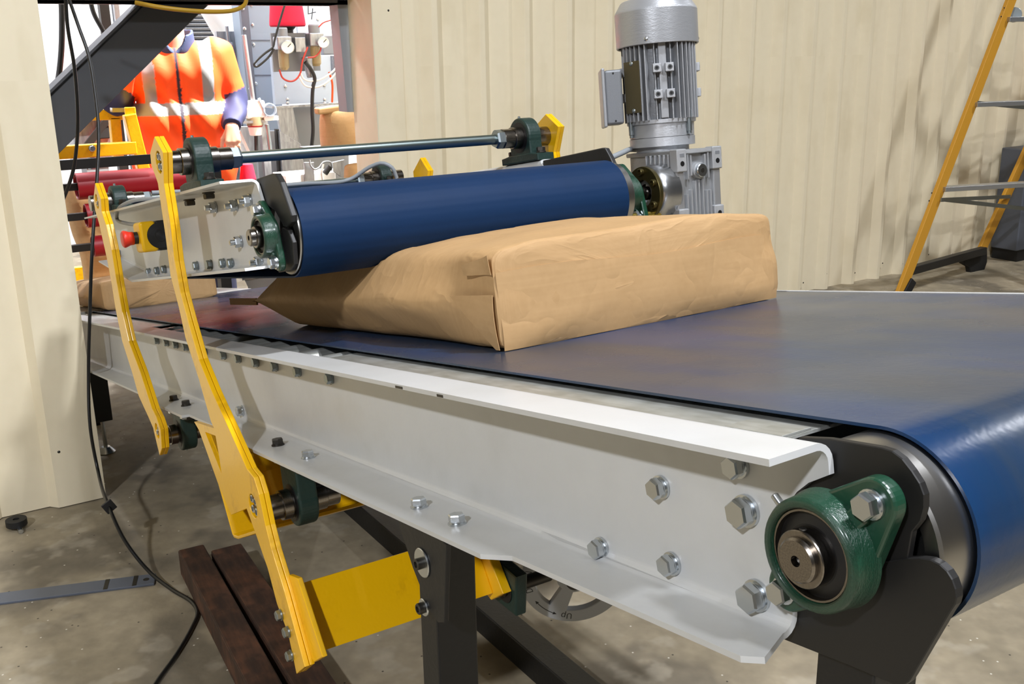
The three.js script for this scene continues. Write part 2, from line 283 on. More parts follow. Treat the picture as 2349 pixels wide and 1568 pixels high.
// dark steel header over the opening, and the grey post hanging below its right end
{
  const a = onZ(-30, 4, ZR - 0.3), b = onZ(800, 12, ZR - 0.3);
  struct('trim_2', [boxUV(box(0.462, b.x, b.y, b.y + 0.10, ZR - 0.36, ZR - 0.262)), boxUV(box(0.462, b.x, b.y, b.y + 0.008, ZR - 0.42, ZR - 0.262))], M.beam);
  const z = ZR - 0.262, p = trZ([[774, 10], [799, 10], [815, 257], [797, 257]], z);
  struct('trim_3', plateZ([[p[0][0], p[0][1] + 0.02], [p[1][0], p[1][1] + 0.02], p[2], p[3]], z - 0.10, z, { bevel: 0.002 }), M.greyPaint);
}
// ---------------------------------------------------------------- lamps: a housing, a glowing disc and the light it gives
for (const [x, y, z, d, I, col, room, label] of LAMPS) {
  const at = V(x, y, z), t = thing('high_bay_lamp', label, 'lamp', at, 'lamps of the ' + room);
  add(t, 'housing', turned([[0.00001, 0.30], [0.09, 0.30], [0.10, 0.12], [d / 2 + 0.02, 0.03], [d / 2 + 0.02, 0.004], [d / 2 - 0.002, 0.004], [d / 2 - 0.01, 0.02], [0.00001, 0.02]], 32, at, YP), M.greyPaint);
  add(t, 'suspension_rod', cyl(V(x, y + 0.29, z), V(x, room === 'hall' ? 6.2 : 4.4, z), 0.008, 10), M.zincDull);
  add(t, 'diffuser', turned([[0.00001, 0.006], [d / 2 - 0.012, 0.006], [d / 2 - 0.012, 0.016]], 32, at, YP), std({ color: 0x111111, emissive: col, emissiveIntensity: 6 }));
  const l = new THREE.RectAreaLight(col, I, d * 0.88, d * 0.88); l.position.set(0, -0.004, 0); l.lookAt(at.x, at.y - 1, at.z); l.quaternion.setFromAxisAngle(XP, -Math.PI / 2); l.name = 'lamp_light'; t.add(l);
}
{
  const at = V(...SPOT.at), to = V(...SPOT.to), d = to.clone().sub(at).normalize(), t = thing('work_light', 'small bright work light under the ceiling, aimed at the sewing station', 'lamp', at);
  add(t, 'shade', turned([[0.02, -0.10], [0.045, -0.09], [0.06, 0.0], [0.056, 0.0], [0.04, -0.07], [0.00001, -0.08]], 28, at, d), M.blackSatin);
  add(t, 'bracket', cyl(at.clone().addScaledVector(d, -0.09), V(at.x, 4.4, at.z), 0.010, 10), M.zincDull);
  add(t, 'lens', turned([[0.00001, -0.012], [0.052, -0.012]], 28, at, d), std({ color: 0x111111, emissive: SPOT.col, emissiveIntensity: 8 }));
  const l = new THREE.SpotLight(SPOT.col, SPOT.cd, 0, SPOT.angle, 0.35, 2); l.position.copy(d.clone().multiplyScalar(0.004)); l.castShadow = true; l.shadow.radius = 2.4; l.name = 'work_light_beam'; t.add(l); l.target.position.copy(to).sub(at); t.add(l.target); l.target.name = 'beam_target';
}
// ---------------------------------------------------------------- lower belt conveyor
const HB = 1.2625, HF = 1.264, WEB = 0.62, XFAR = 1.434;          // belt top, flange top, near and far web faces
const conv = thing('belt_conveyor', 'inclined belt conveyor with white channel sides, worn blue belt and green end bearing', 'conveyor', V(0.985, 0, -2.2));
// folded channel: profile in (x, h) with bend radii, stations along s; the discharge end follows its cut outline
function channel() {
  const T = 0.006, R = 0.015, top = HF, bot = 1.081, ntop = 5;
    // centre line path: top flange tip -> bend -> web -> bend -> bottom flange tip
  const path = (tipT, tipB) => { const p = [[tipT, top - T / 2, 0, 1]];
    for (let i = 0; i <= ntop; i++) { const a = Math.PI / 2 - i / ntop * Math.PI / 2; p.push([WEB + T / 2 - R + R * Math.cos(a), top - T / 2 - R + R * Math.sin(a), Math.cos(a), Math.sin(a)]); }
    for (let i = 1; i < 14; i++) { const h = top - T / 2 - R + (bot + T / 2 + R - (top - T / 2 - R)) * i / 14; p.push([WEB + T / 2, h, 1, 0]); }
    for (let i = 0; i <= ntop; i++) { const a = -i / ntop * Math.PI / 2; p.push([WEB + T / 2 - R + R * Math.cos(a), bot + T / 2 + R + R * Math.sin(a), Math.cos(a), Math.sin(a)]); }
    p.push([tipB + 0.012, bot + T / 2, 0, -1]); p.push([tipB, bot + T / 2, 0, -1]); return p; };
  const cut = [[1911, 1075], [1900, 1092], [1880, 1100], [1850, 1108], [1830, 1125], [1800, 1165], [1780, 1215], [1776, 1265], [1785, 1305], [1800, 1340], [1818, 1375], [1818, 1470]].map(q => { const p = onX(q[0], q[1], WEB); return [hOf(p), sOf(p)]; });
  const endS = (k, P) => { const h = P[k][1]; if (k === 0) return -0.287; if (k >= P.length - 2) return k === P.length - 1 ? -0.338 : -0.322; if (h > cut[0][0]) return -0.2885;
    for (let i = 0; i < cut.length - 1; i++) if (h <= cut[i][0] && h >= cut[i + 1][0]) { const t = (cut[i][0] - h) / (cut[i][0] - cut[i + 1][0]); return cut[i][1] + (cut[i + 1][1] - cut[i][1]) * t; }
    return cut[cut.length - 1][1] + (h < 1.095 ? 0.006 * (h - 1.095) / 0.02 : 0); };
  const st = [[-4.05, 0.553], [-2.53, 0.553], [-2.525, 0.537], [-2.14, 0.537], [-2.135, 0.553], [-1.715, 0.553], [-1.705, 0.532], [-0.735, 0.531], [-0.70, 0.553], [-0.45, 0.553], [null, 0.553]];
  const pos = [], ix = []; let n = 0; const sides = [[], []];
  st.forEach(([s, tipB], i) => { const P = path(0.553, tipB); n = P.length;
    P.forEach((q, k) => { const ss = s === null ? endS(k, P) : s; for (const e of [0, 1]) { const o = (e ? 0.5 : -0.5) * T, p = C(ss, q[1] + q[3] * o, q[0] + q[2] * o); pos.push(p.x, p.y, p.z); } }); });
  const id = (i, k, e) => (i * n + k) * 2 + e, quad = (a, b, c, d) => ix.push(a, b, c, a, c, d);
  for (let i = 0; i < st.length - 1; i++) for (let k = 0; k < n - 1; k++) { quad(id(i, k, 1), id(i, k + 1, 1), id(i + 1, k + 1, 1), id(i + 1, k, 1)); quad(id(i, k, 0), id(i + 1, k, 0), id(i + 1, k + 1, 0), id(i, k + 1, 0)); }
  for (let i = 0; i < st.length - 1; i++) { quad(id(i, 0, 0), id(i, 0, 1), id(i + 1, 0, 1), id(i + 1, 0, 0)); quad(id(i, n - 1, 1), id(i, n - 1, 0), id(i + 1, n - 1, 0), id(i + 1, n - 1, 1)); }
  for (let k = 0; k < n - 1; k++) { const i = st.length - 1; quad(id(i, k, 0), id(i, k, 1), id(i, k + 1, 1), id(i, k + 1, 0)); quad(id(0, k, 1), id(0, k, 0), id(0, k + 1, 0), id(0, k + 1, 1)); }
  let g = new THREE.BufferGeometry(); g.setAttribute('position', new THREE.Float32BufferAttribute(pos, 3)); g.setIndex(ix);
  return soft(g, 0.5);
}
const near = add(conv, 'side_channel', channel(), M.white), far = add(conv, 'side_channel', [boxC(-4.05, -0.29, 1.081, 1.2668, XFAR, XFAR + 0.006, 0.0015), boxC(-4.05, -0.33, 1.081, 1.087, XFAR - 0.06, XFAR + 0.001, 0.0008)], M.white);
// bolts of the near channel
for (const [q, b] of [[[1512, 1118], 'm12'], [[1690, 1068], 'm12'], [[1708, 1172], 'm16'], [[1375, 1257], 'm12'], [[1537, 1293], 'm12'], [[1732, 1366], 'm16'], [[550, 943], 'm12']]) bolt(near, onX(q[0] + 6, q[1] - 2, WEB - 0.0005), XN, b);
for (const q of [[757, 868], [683, 850], [631, 843], [587, 831], [547, 825], [513, 818], [470, 811], [427, 802], [404, 798], [383, 795], [361, 790]]) { const p = onX(q[0] + 3, q[1] - 4, WEB - 0.0005), s = sOf(p), h = 1.226;
  add(near, 'adjusting_slot', boxC(s - 0.010, s - 0.004, h - 0.012, h + 0.016, WEB - 0.0016, WEB + 0.001, 0.0004), M.oxide); bolt(near, C(s, h, WEB - 0.001), XN, 'm10', M.zincDull); }
for (const [q, m] of [[[399, 918], M.oxide], [[427, 930], M.oxide], [[638, 1021], M.oxide], [[707, 1050], M.zinc], [[962, 1163], M.zinc], [[1049, 1201], M.zinc]]) { const p = XH(1.087)(q[0], q[1]); bolt(near, C(sOf(p), 1.0868, p.x), HV, 'm12', m); }
// two paint chips on the top flange edge, bare steel
for (const [q, w] of [[[915, 886], 0.011], [[1009, 905], 0.008]]) { const p = onX(q[0], q[1], 0.553), s = sOf(p); add(near, 'paint_chip', boxC(s - w, s + w, HF - 0.0055, HF - 0.0022, 0.5524, 0.5545, 0.0003), M.oxide); }
// slider bed and idler rollers
add(conv, 'slider_bed', [boxC(-1.40, -0.345, HB - 0.010, HB - 0.0065, 0.628, 1.43, 0.0004)], M.galv);
add(conv, 'slider_bed', [boxC(-4.0, -2.78, HB - 0.010, HB - 0.0065, 0.628, 1.43, 0.0004)], M.galv);
add(conv, 'wear_plate', boxC(-0.415, -0.345, HB - 0.0064, HB - 0.004, 0.629, 0.665, 0.0004), M.galv);
for (let k = 0; k < 11; k++) { const s = -1.445 - 0.122 * k; add(conv, 'idler_roller', [ring(C(s, HB - 0.0315, 0.634), C(s, HB - 0.0315, 1.420), 0.019, 0.0245, 26), cyl(C(s, HB - 0.0315, 0.638), C(s, HB - 0.0315, 1.416), 0.019, 20), cyl(C(s, HB - 0.0315, 0.627), C(s, HB - 0.0315, 1.433), 0.006, 8)], M.galv); }
// head drum, shaft, belt
const DS = -0.281, DH = 1.1795, DR = 0.080, BT = 0.003;
const drum = add(conv, 'head_drum', [turned([[0.062, 0.016], [0.064, 0.002], [DR - 0.002, 0], [DR, 0.003], [DR, 0.79], [DR - 0.002, 0.793], [0.064, 0.791], [0.062, 0.778]], 72, C(DS, DH, 0.637), XP), ring(C(DS, DH, 0.652), C(DS, DH, 0.658), 0.02, 0.063, 40), ring(C(DS, DH, 1.41), C(DS, DH, 1.416), 0.02, 0.063, 40)], M.rim);
for (const xx of [0.640, 1.412]) add(drum, 'hub', cyl(C(DS, DH, xx), C(DS, DH, xx + 0.014), 0.03, 28), M.oxide);
function loopBelt(path, x0, x1, t, mat, parent, name) {         // path: points on the belt's outside, closed; [s, h] or world (y, z)
  const n = path.length, nx = 16, pos = [], uv = [], ix = []; let L = 0; const nor = path.map((p, i) => { const a = path[(i + n - 1) % n], b = path[(i + 1) % n]; return b.clone().sub(a).normalize(); });
  for (let i = 0; i <= n; i++) { const p = path[i % n], d = nor[i % n], out = XP.clone().cross(d).normalize(); if (i) L += p.distanceTo(path[i - 1]);
    const row = []; for (let k = 0; k <= nx; k++) row.push([x0 + (x1 - x0) * k / nx, 0]); for (let k = nx; k >= 0; k--) row.push([x0 + (x1 - x0) * k / nx, t]);
    for (const [x, o] of row) { pos.push(x, p.y - out.y * o, p.z - out.z * o); uv.push(x, L); } }
  const w = (nx + 1) * 2; for (let i = 0; i < n; i++) for (let k = 0; k < w; k++) { const k2 = (k + 1) % w, a = i * w + k, b = i * w + k2, c = (i + 1) * w + k2, e = (i + 1) * w + k; ix.push(a, c, b, a, e, c); }
  const g = new THREE.BufferGeometry(); g.setAttribute('position', new THREE.Float32BufferAttribute(pos, 3)); g.setAttribute('uv', new THREE.Float32BufferAttribute(uv, 2)); g.setIndex(ix);
  const h = toCreasedNormals(g, 0.7); return add(parent, name, h, mat);
}
{
  const R = DR + BT, path = []; const TS = -3.98;
  for (let k = 0; k <= 26; k++) path.push(C(TS + (DS - TS) * k / 26, DH + R, 0));
  for (let k = 1; k < 36; k++) { const a = Math.PI / 2 - k / 36 * Math.PI; path.push(C(DS + R * Math.cos(a), DH + R * Math.sin(a), 0)); }
  for (let k = 0; k <= 10; k++) path.push(C(DS + (TS - DS) * k / 10, DH - R + 0.012 * (k > 0 ? 1 : 0), 0));
  for (let k = 1; k < 16; k++) { const a = -Math.PI / 2 - k / 16 * Math.PI; path.push(C(TS + (R - 0.006) * Math.cos(a), DH + 0.006 + (R - 0.006) * Math.sin(a), 0)); }
  loopBelt(path, 0.676, 1.428, BT, M.belt, conv, 'belt');
  add(conv, 'tail_drum', cyl(C(TS, DH + 0.004, 0.65), C(TS, DH + 0.004, 1.42), 0.0735, 40), M.rim);
}
// flange bearing (two bolts): diamond flange, round body, seal, inner ring and shaft, pointing to -x
function flangeBearing(parent, cx, c, angle, half, k, shaftLen, mat) {
  const g = [], n = 40, b = [], hull = (R, r, L) => { const pts = []; const th = Math.acos(Math.min(1, (R - r) / L));
    const arc = (cz, cr, a0, a1) => { for (let i = 0; i <= 14; i++) { const a = a0 + (a1 - a0) * i / 14; pts.push([cz + cr * Math.cos(a), cr * Math.sin(a)]); } };
    arc(L, r, -th, th); arc(0, R, th, Math.PI - th); arc(-L, r, Math.PI - th, Math.PI + th); arc(0, R, Math.PI + th, 2 * Math.PI - th); return pts; };
  const rot = pts => pts.map(([u, v]) => [c.z + u * Math.cos(angle) - v * Math.sin(angle), c.y + u * Math.sin(angle) + v * Math.cos(angle)]);
  const f = add(parent, 'bearing_housing', [plateX(rot(hull(0.040 * k, 0.019 * k, half)), cx - 0.014 * k, cx, { bevel: 0.003, seg: 3 }),
    lathe([[0.047 * k, 0.010 * k], [0.0455 * k, 0.016 * k], [0.0445 * k, 0.032 * k], [0.0425 * k, 0.0355 * k], [0.0385 * k, 0.036 * k], [0.0365 * k, 0.034 * k], [0.0362 * k, 0.020 * k]], 48, V(cx, c.y, c.z), XN)], mat);
  // ribs running from the body to the two lugs
  for (const e of [-1, 1]) { const u = V(0, Math.sin(angle) * e, Math.cos(angle) * e), m = V(cx - 0.020 * k, c.y, c.z); add(f, 'rib', bar(m.clone().addScaledVector(u, 0.035 * k), V(cx - 0.013 * k, c.y, c.z).addScaledVector(u, half - 0.012), 0.016 * k, 0.010 * k, XP, 0.003), mat); }
  add(f, 'outer_ring', ring(V(cx - 0.0325 * k, c.y, c.z), V(cx - 0.02 * k, c.y, c.z), 0.034 * k, 0.0363 * k, 48), M.steel);
  add(f, 'seal', turned([[0.0345 * k, 0], [0.024 * k, 0.0035 * k], [0.021 * k, 0.0035 * k]], 40, V(cx - 0.0265 * k, c.y, c.z), XN), M.seal);
  add(f, 'inner_ring', ring(V(cx - 0.026 * k, c.y, c.z), V(cx - 0.043 * k, c.y, c.z), 0.0176 * k, 0.0225 * k, 40), M.steel);
  add(f, 'set_screw', cyl(V(cx - 0.0385 * k, c.y + 0.0215 * k, c.z - 0.003), V(cx - 0.0385 * k, c.y + 0.0232 * k, c.z - 0.003), 0.003 * k, 8), M.oxide);
  for (const e of [-1, 1]) bolt(f, V(cx - 0.0142 * k, c.y + Math.sin(angle) * e * half, c.z + Math.cos(angle) * e * half), XN, 'm12');
  add(f, 'grease_nipple', cyl(V(cx - 0.026 * k, c.y + 0.044 * k * Math.cos(angle), c.z - 0.044 * k * Math.sin(angle)), V(cx - 0.026 * k, c.y + 0.054 * k * Math.cos(angle), c.z - 0.054 * k * Math.sin(angle)), 0.0035, 10), M.zinc);
  const sh = add(parent, 'shaft', turned([[0.0042, shaftLen - 0.008], [0.0046, shaftLen], [0.0158 * k, shaftLen], [0.0175 * k, shaftLen - 0.0018], [0.0175 * k, 0]], 40, V(cx, c.y, c.z), XN), M.steel);
  add(sh, 'centre_hole', turned([[0.00001, shaftLen - 0.011], [0.0043, shaftLen - 0.006]], 16, V(cx, c.y, c.z), XN), M.oxide);
  return f;
}
// black end plates beside the drum
{
  const x = 0.628;
  add(conv, 'end_plate', plateX(tr([[1835, 1003], [1900, 1006], [2020, 1026], [2046, 1034], [2070, 1052], [2092, 1080], [2110, 1108], [2120, 1135], [2120, 1165], [2112, 1195], [2092, 1220], [2080, 1290], [1900, 1400], [1760, 1380], [1745, 1150], [1790, 1040]], x), x, x + 0.007, { bevel: 0.0008 }), M.blackSatin);
  const low = add(conv, 'end_plate', plateX(tr([[1745, 1330], [2040, 1292], [2060, 1288], [2090, 1287], [2115, 1291], [2137, 1302], [2154, 1318], [2166, 1337], [2174, 1360], [2176, 1380], [2172, 1396], [2160, 1414], [2075, 1560], [2066, 1574], [2054, 1582], [2030, 1578], [1925, 1533], [1745, 1460]], 0.6225 - 0.006), 0.6166 + 0.0095, 0.6345, { bevel: 0.0008 }), M.blackSatin);
  const p = onX(1965, 1600, 0.66); add(conv, 'leg', box(0.64, 0.70, 0.03, 1.0, p.z - 0.03, p.z + 0.03, 0.003), M.black);
  const c = C(DS, DH, 0); flangeBearing(conv, 0.617, c, Math.atan2(0.0974 * Math.cos(INC) + 0.1 * Math.sin(INC), 0.1 * Math.cos(INC) - 0.0974 * Math.sin(INC)), 0.0675, 1.06, 0.0505, M.green);
  add(conv, 'end_plate', plateX([[-0.42, 1.04], [-0.42, 1.18], [-0.55, 1.2], [-0.72, 1.15], [-0.72, 1.0], [-0.6, 0.95]], 1.4215, 1.4325), M.blackSatin);
}
// pivot bearings hung under the near flange, and the short shafts to the swing arms
function pillowBlock(parent, c, along, up, x0, x1, k, mat, H) {   // H: shaft height over the base
  const P = (u, v) => { const p = c.clone().addScaledVector(along, u).addScaledVector(up, v); return [p.z, p.y]; };
  const arch = []; arch.push(P(-0.045 * k, -H + 0.012)); for (let i = 0; i <= 24; i++) { const a = Math.PI + 0.25 - i / 24 * (Math.PI + 0.5); arch.push(P(0.047 * k * Math.cos(a), 0.047 * k * Math.sin(a))); } arch.push(P(0.045 * k, -H + 0.012));
  const xm = (x0 + x1) / 2, w = x1 - x0;
  const base = [P(-0.082 * k, -H), P(-0.082 * k, -H + 0.016 * k), P(-0.046 * k, -H + 0.020 * k), P(0.046 * k, -H + 0.020 * k), P(0.082 * k, -H + 0.016 * k), P(0.082 * k, -H)];
  const b = add(parent, 'pillow_block', [plateX(arch, x0 + w * 0.12, x1 - w * 0.12, { bevel: 0.004, seg: 3 }), plateX(base, x0, x1, { bevel: 0.003, seg: 2 })], mat);
  for (const e of [-1, 1]) { const X0 = e < 0 ? x0 + w * 0.12 : x1 - w * 0.12, d = V(e, 0, 0), o = V(X0, c.y, c.z);
    add(b, 'seal', turned([[0.0335 * k, 0.0006], [0.0365 * k, 0.0006], [0.037 * k, 0.0002]], 36, o, d), M.seal); add(b, 'seal', turned([[0.00001, 0.0012], [0.034 * k, 0.0012], [0.034 * k, 0.0002]], 36, o, d), M.seal); }
  for (const e of [-1, 1]) { const q = c.clone().addScaledVector(along, 0.064 * k * e).addScaledVector(up, -H + 0.0178 * k); bolt(b, V(xm, q.y, q.z), up, 'm12', M.oxide); }
  const t = c.clone().addScaledVector(up, 0.043 * k).addScaledVector(along, -0.018); add(b, 'grease_nipple', cyl(V(xm, t.y, t.z), V(xm, t.y, t.z).addScaledVector(up, 0.010), 0.0032, 10), M.zincDull);
  return b;
}
const PIV = { topB: onX(455, 368, 0.585), topA: onX(272, 461, 0.585), lowB: onX(690, 1147, 0.585), lowA: onX(425, 990, 0.585) };
for (const p of [PIV.lowB, PIV.lowA]) { const H = 1.081 - hOf(p); pillowBlock(conv, p, SV, HV.clone().negate(), 0.562, 0.610, 0.95, M.greenDark, H);
  for (const e of [-1, 1]) { const q = p.clone().addScaledVector(SV, 0.064 * e * 0.95).addScaledVector(HV, H - 0.017); put(conv, 'nut', G.nut, M.zinc, V(0.575, q.y, q.z), HV.clone().negate()); } }
// legs, bracket, lower rails
{
  const z = -1.10, x0 = 0.566, x1 = 0.63;
  const leg = add(conv, 'leg', [box(x0, x1, 0.01, 0.885, z - 0.052, z, 0.004)], M.black);
  const br = add(conv, 'leg_bracket', plateX(tr([[908, 1180], [1012, 1236], [1024, 1250], [1019, 1428], [1005, 1428], [985, 1400], [946, 1300]], 0.548), 0.548, 0.555, { bevel: 0.001 }), M.black);
  const a = onX(969, 1290, 0.547), b = onX(973, 1392, 0.547);
  add(br, 'washer', cyl(V(0.548, a.y, a.z), V(0.545, a.y, a.z), 0.0205, 28), M.zinc); add(br, 'washer', cyl(V(0.548, b.y, b.z), V(0.545, b.y, b.z), 0.0125, 24), M.zinc);
  put(br, 'cap_screw', G.cap, M.oxide, V(0.545, a.y, a.z), XN); put(br, 'cap_screw', G.cap, M.oxide, V(0.545, b.y, b.z), XN);
    add(conv, 'foot_plate', box(0.54, 0.66, 0, 0.012, z - 0.09, z + 0.04), M.black);
  add(conv, 'floor_rail', box(1.19, 1.26, 0.0, 0.075, -3.4, -0.9, 0.004), M.black);
  add(conv, 'cross_member', boxC(-1.06, -0.98, 1.0, 1.078, 0.632, 1.432), M.black);
  add(conv, 'stay', bar(V(1.16, 0.10, -2.9), V(1.16, 0.78, -1.15), 0.05, 0.05, YP, 0.003), M.black);
  // rear leg with its levelling foot, seen past the left wall
  const q = onX(235, 905, 0.62); for (const xx of [0.60, 1.36]) add(conv, 'leg', box(xx, xx + 0.065, 0.14, 0.372, -4.04, -3.96, 0.003), M.black);
  add(conv, 'levelling_foot', [cyl(V(0.632, 0.0, -4.0), V(0.632, 0.025, -4.0), 0.035, 20, 0.004, 0.02), cyl(V(0.632, 0.02, -4.0), V(0.632, 0.2, -4.0), 0.008, 12)], M.zinc);
  add(conv, 'levelling_foot', [cyl(V(1.392, 0.0, -4.0), V(1.392, 0.025, -4.0), 0.035, 20, 0.004, 0.02), cyl(V(1.392, 0.02, -4.0), V(1.392, 0.2, -4.0), 0.008, 12)], M.zinc);
}
// ---------------------------------------------------------------- upper press conveyor (floats on the four swing arms)
const XC = 0.985, mx = x => 2 * XC - x;
const AY = 1.1881, AZ = -1.7337, PR = 0.0735;                    // axis and radius of the press roller
const press = thing('press_conveyor', 'upper press belt conveyor with blue roller and white side trays resting on the paper sack', 'conveyor', V(0.985, 0.9, -2.3));
const yzAt = (px, py, x) => { const p = onX(px, py, x); return [p.z, p.y]; };
const trayPts = [yzAt(193, 499, 0.535), yzAt(503, 416, 0.535), yzAt(645, 611, 0.60), yzAt(303, 647, 0.535), yzAt(227, 601, 0.535)];   // top rear, top front, bottom front, bottom rear, tail
function sideTray(f) {                                           // folded channel: web, top flange and bottom flange, rounded at the bends
  const X = x => f ? mx(x) : x, t = 0.0055, R = 0.012, pos = [], ix = [], n = 6;
  const P0 = trayPts, cutBack = (a, b, k) => [a[0] + (b[0] - a[0]) * k, a[1] + (b[1] - a[1]) * k], P = f ? [P0[0], cutBack(P0[1], P0[0], 0.150), cutBack(P0[2], P0[3], 0.12), P0[3], P0[4]] : P0;
  const lerp = (a, b, k) => [a[0] + (b[0] - a[0]) * k, a[1] + (b[1] - a[1]) * k];
  // stations along the length: [top point, bottom point]
  const st = [[P[0], P[4]], [lerp(P[0], P[1], 0.40), P[3]], [lerp(P[0], P[1], 0.7), lerp(P[3], P[2], 0.5)], [P[1], P[2]]];
  st.forEach(([a, b]) => { const L = Math.hypot(a[0] - b[0], a[1] - b[1]), u = [(a[0] - b[0]) / L, (a[1] - b[1]) / L], path = [[0.535, 0, 0, 1]];
    for (let i = 0; i <= n; i++) { const q = Math.PI / 2 * (1 - i / n); path.push([0.606 - t / 2 - R + R * Math.cos(q), -R + R * Math.sin(q), Math.cos(q), Math.sin(q)]); }
    for (let i = 0; i <= n; i++) { const q = -Math.PI / 2 * i / n; path.push([0.606 - t / 2 - R + R * Math.cos(q), -(L - t) + R + R * Math.sin(q), Math.cos(q), Math.sin(q)]); }
    path.push([0.535, -(L - t), 0, -1]);
    for (const [x, v, nx, nv] of path) for (const e of [-0.5, 0.5]) { const vv = v - t / 2 + nv * e * t; pos.push(X(x + nx * e * t), a[1] + u[1] * vv, a[0] + u[0] * vv); } });
  const m = 2 * n + 4, id = (i, k, e) => (i * m + k) * 2 + e, quad = (a, b, c, d) => f ? ix.push(a, c, b, a, d, c) : ix.push(a, b, c, a, c, d);
  for (let i = 0; i < st.length - 1; i++) { for (let k = 0; k < m - 1; k++) { quad(id(i, k, 1), id(i, k + 1, 1), id(i + 1, k + 1, 1), id(i + 1, k, 1)); quad(id(i, k, 0), id(i + 1, k, 0), id(i + 1, k + 1, 0), id(i, k + 1, 0)); }
    quad(id(i, 0, 0), id(i, 0, 1), id(i + 1, 0, 1), id(i + 1, 0, 0)); quad(id(i, m - 1, 1), id(i, m - 1, 0), id(i + 1, m - 1, 0), id(i + 1, m - 1, 1)); }
  for (let k = 0; k < m - 1; k++) { const i = st.length - 1; quad(id(i, k, 0), id(i, k, 1), id(i, k + 1, 1), id(i, k + 1, 0)); quad(id(0, k, 1), id(0, k, 0), id(0, k + 1, 0), id(0, k + 1, 1)); }
  const g = new THREE.BufferGeometry(); g.setAttribute('position', new THREE.Float32BufferAttribute(pos, 3)); g.setIndex(ix); return soft(g, 0.5);
}
const trayN = add(press, 'side_tray', sideTray(false), M.white), trayF = add(press, 'side_tray', sideTray(true), M.white);
for (const q of [[494, 475], [541, 471], [573, 460], [552, 554], [599, 600]]) { const p = onX(q[0], q[1], 0.5995); put(trayN, 'nut', hexNutStud, M.zinc, p, XN); }
for (const q of [[309, 628], [327, 626], [344, 623], [363, 620], [379, 617], [453, 609], [484, 606], [514, 603], [533, 603], [286, 614], [275, 581]]) { const p = onX(q[0], q[1], 0.5995); put(trayN, 'bolt', G.m10, M.zincDull, p, XN); }
// front roller, rear roller and belt
const dirP = V(0, 0.943 - 1.163, -2.654 + 1.549).normalize(), RL = 1.30, RA = V(0, AY, AZ), RB = RA.clone().addScaledVector(dirP, RL);
add(press, 'press_roller', [turned([[0.058, 0.014], [0.060, 0.002], [PR - 0.001, 0], [PR, 0.002], [PR, 0.741], [PR - 0.001, 0.743], [0.060, 0.741], [0.058, 0.729]], 72, V(0.620, AY, AZ), XP), ring(V(0.632, AY, AZ), V(0.638, AY, AZ), 0.016, 0.059, 40), ring(V(1.345, AY, AZ), V(1.351, AY, AZ), 0.016, 0.059, 40)], M.rim);
add(press, 'tail_roller', cyl(V(0.635, RB.y, RB.z), V(1.345, RB.y, RB.z), 0.052, 36), M.rim);
{
  const path = [], up = dirP.clone().negate().cross(XP).normalize(); if (up.y < 0) up.negate(); const R1 = PR + 0.003, R2 = 0.055, f = dirP.clone().negate();
  for (let k = 0; k < 14; k++) { const t = k / 14; path.push(RB.clone().lerp(RA, t).addScaledVector(up, R2 + (R1 - R2) * t)); }
  for (let k = 0; k <= 36; k++) { const a = Math.PI / 2 - k / 36 * Math.PI; path.push(RA.clone().addScaledVector(f, R1 * Math.cos(a)).addScaledVector(up, R1 * Math.sin(a))); }
  for (let k = 1; k < 14; k++) { const t = k / 14; path.push(RA.clone().lerp(RB, t).addScaledVector(up, -(R1 + (R2 - R1) * t))); }
  for (let k = 0; k < 16; k++) { const a = -Math.PI / 2 - k / 16 * Math.PI; path.push(RB.clone().addScaledVector(f, R2 * Math.cos(a)).addScaledVector(up, R2 * Math.sin(a))); }
  loopBelt(path, 0.6235, 1.342, 0.003, M.beltPress, press, 'belt');
}
flangeBearing(press, 0.600, V(0, AY, AZ), Math.atan2(0.074, -0.06), 0.054, 0.86, 0.047, M.green);
{ const b = flangeBearing(press, 1.418, V(0, AY, AZ), Math.atan2(0.074, -0.06), 0.060, 0.92, 0.02, M.green); }
// black tensioner brackets at both ends of the roller
add(press, 'roller_bracket', plateX(tr([[589, 410], [623, 398], [632, 398], [643, 418], [669, 494], [668, 509], [659, 521], [651, 519], [631, 483], [611, 469], [600, 463]], 0.6085), 0.6075, 0.6195, { bevel: 0.0025, seg: 2 }), M.blackSatin);
add(press, 'roller_bracket', plateX(tr([[648, 522], [662, 528], [672, 556], [676, 606], [668, 620], [640, 625], [630, 590]], 0.6085), 0.6075, 0.6165, { bevel: 0.002, seg: 2 }), M.blackSatin);
add(press, 'roller_bracket', plateX(tr([[1245, 368], [1380, 339], [1388, 340], [1399, 360], [1424, 417], [1422, 430], [1414, 436], [1390, 410], [1340, 400], [1245, 400]], 1.366), 1.366, 1.378, { bevel: 0.0025, seg: 2 }), M.black);
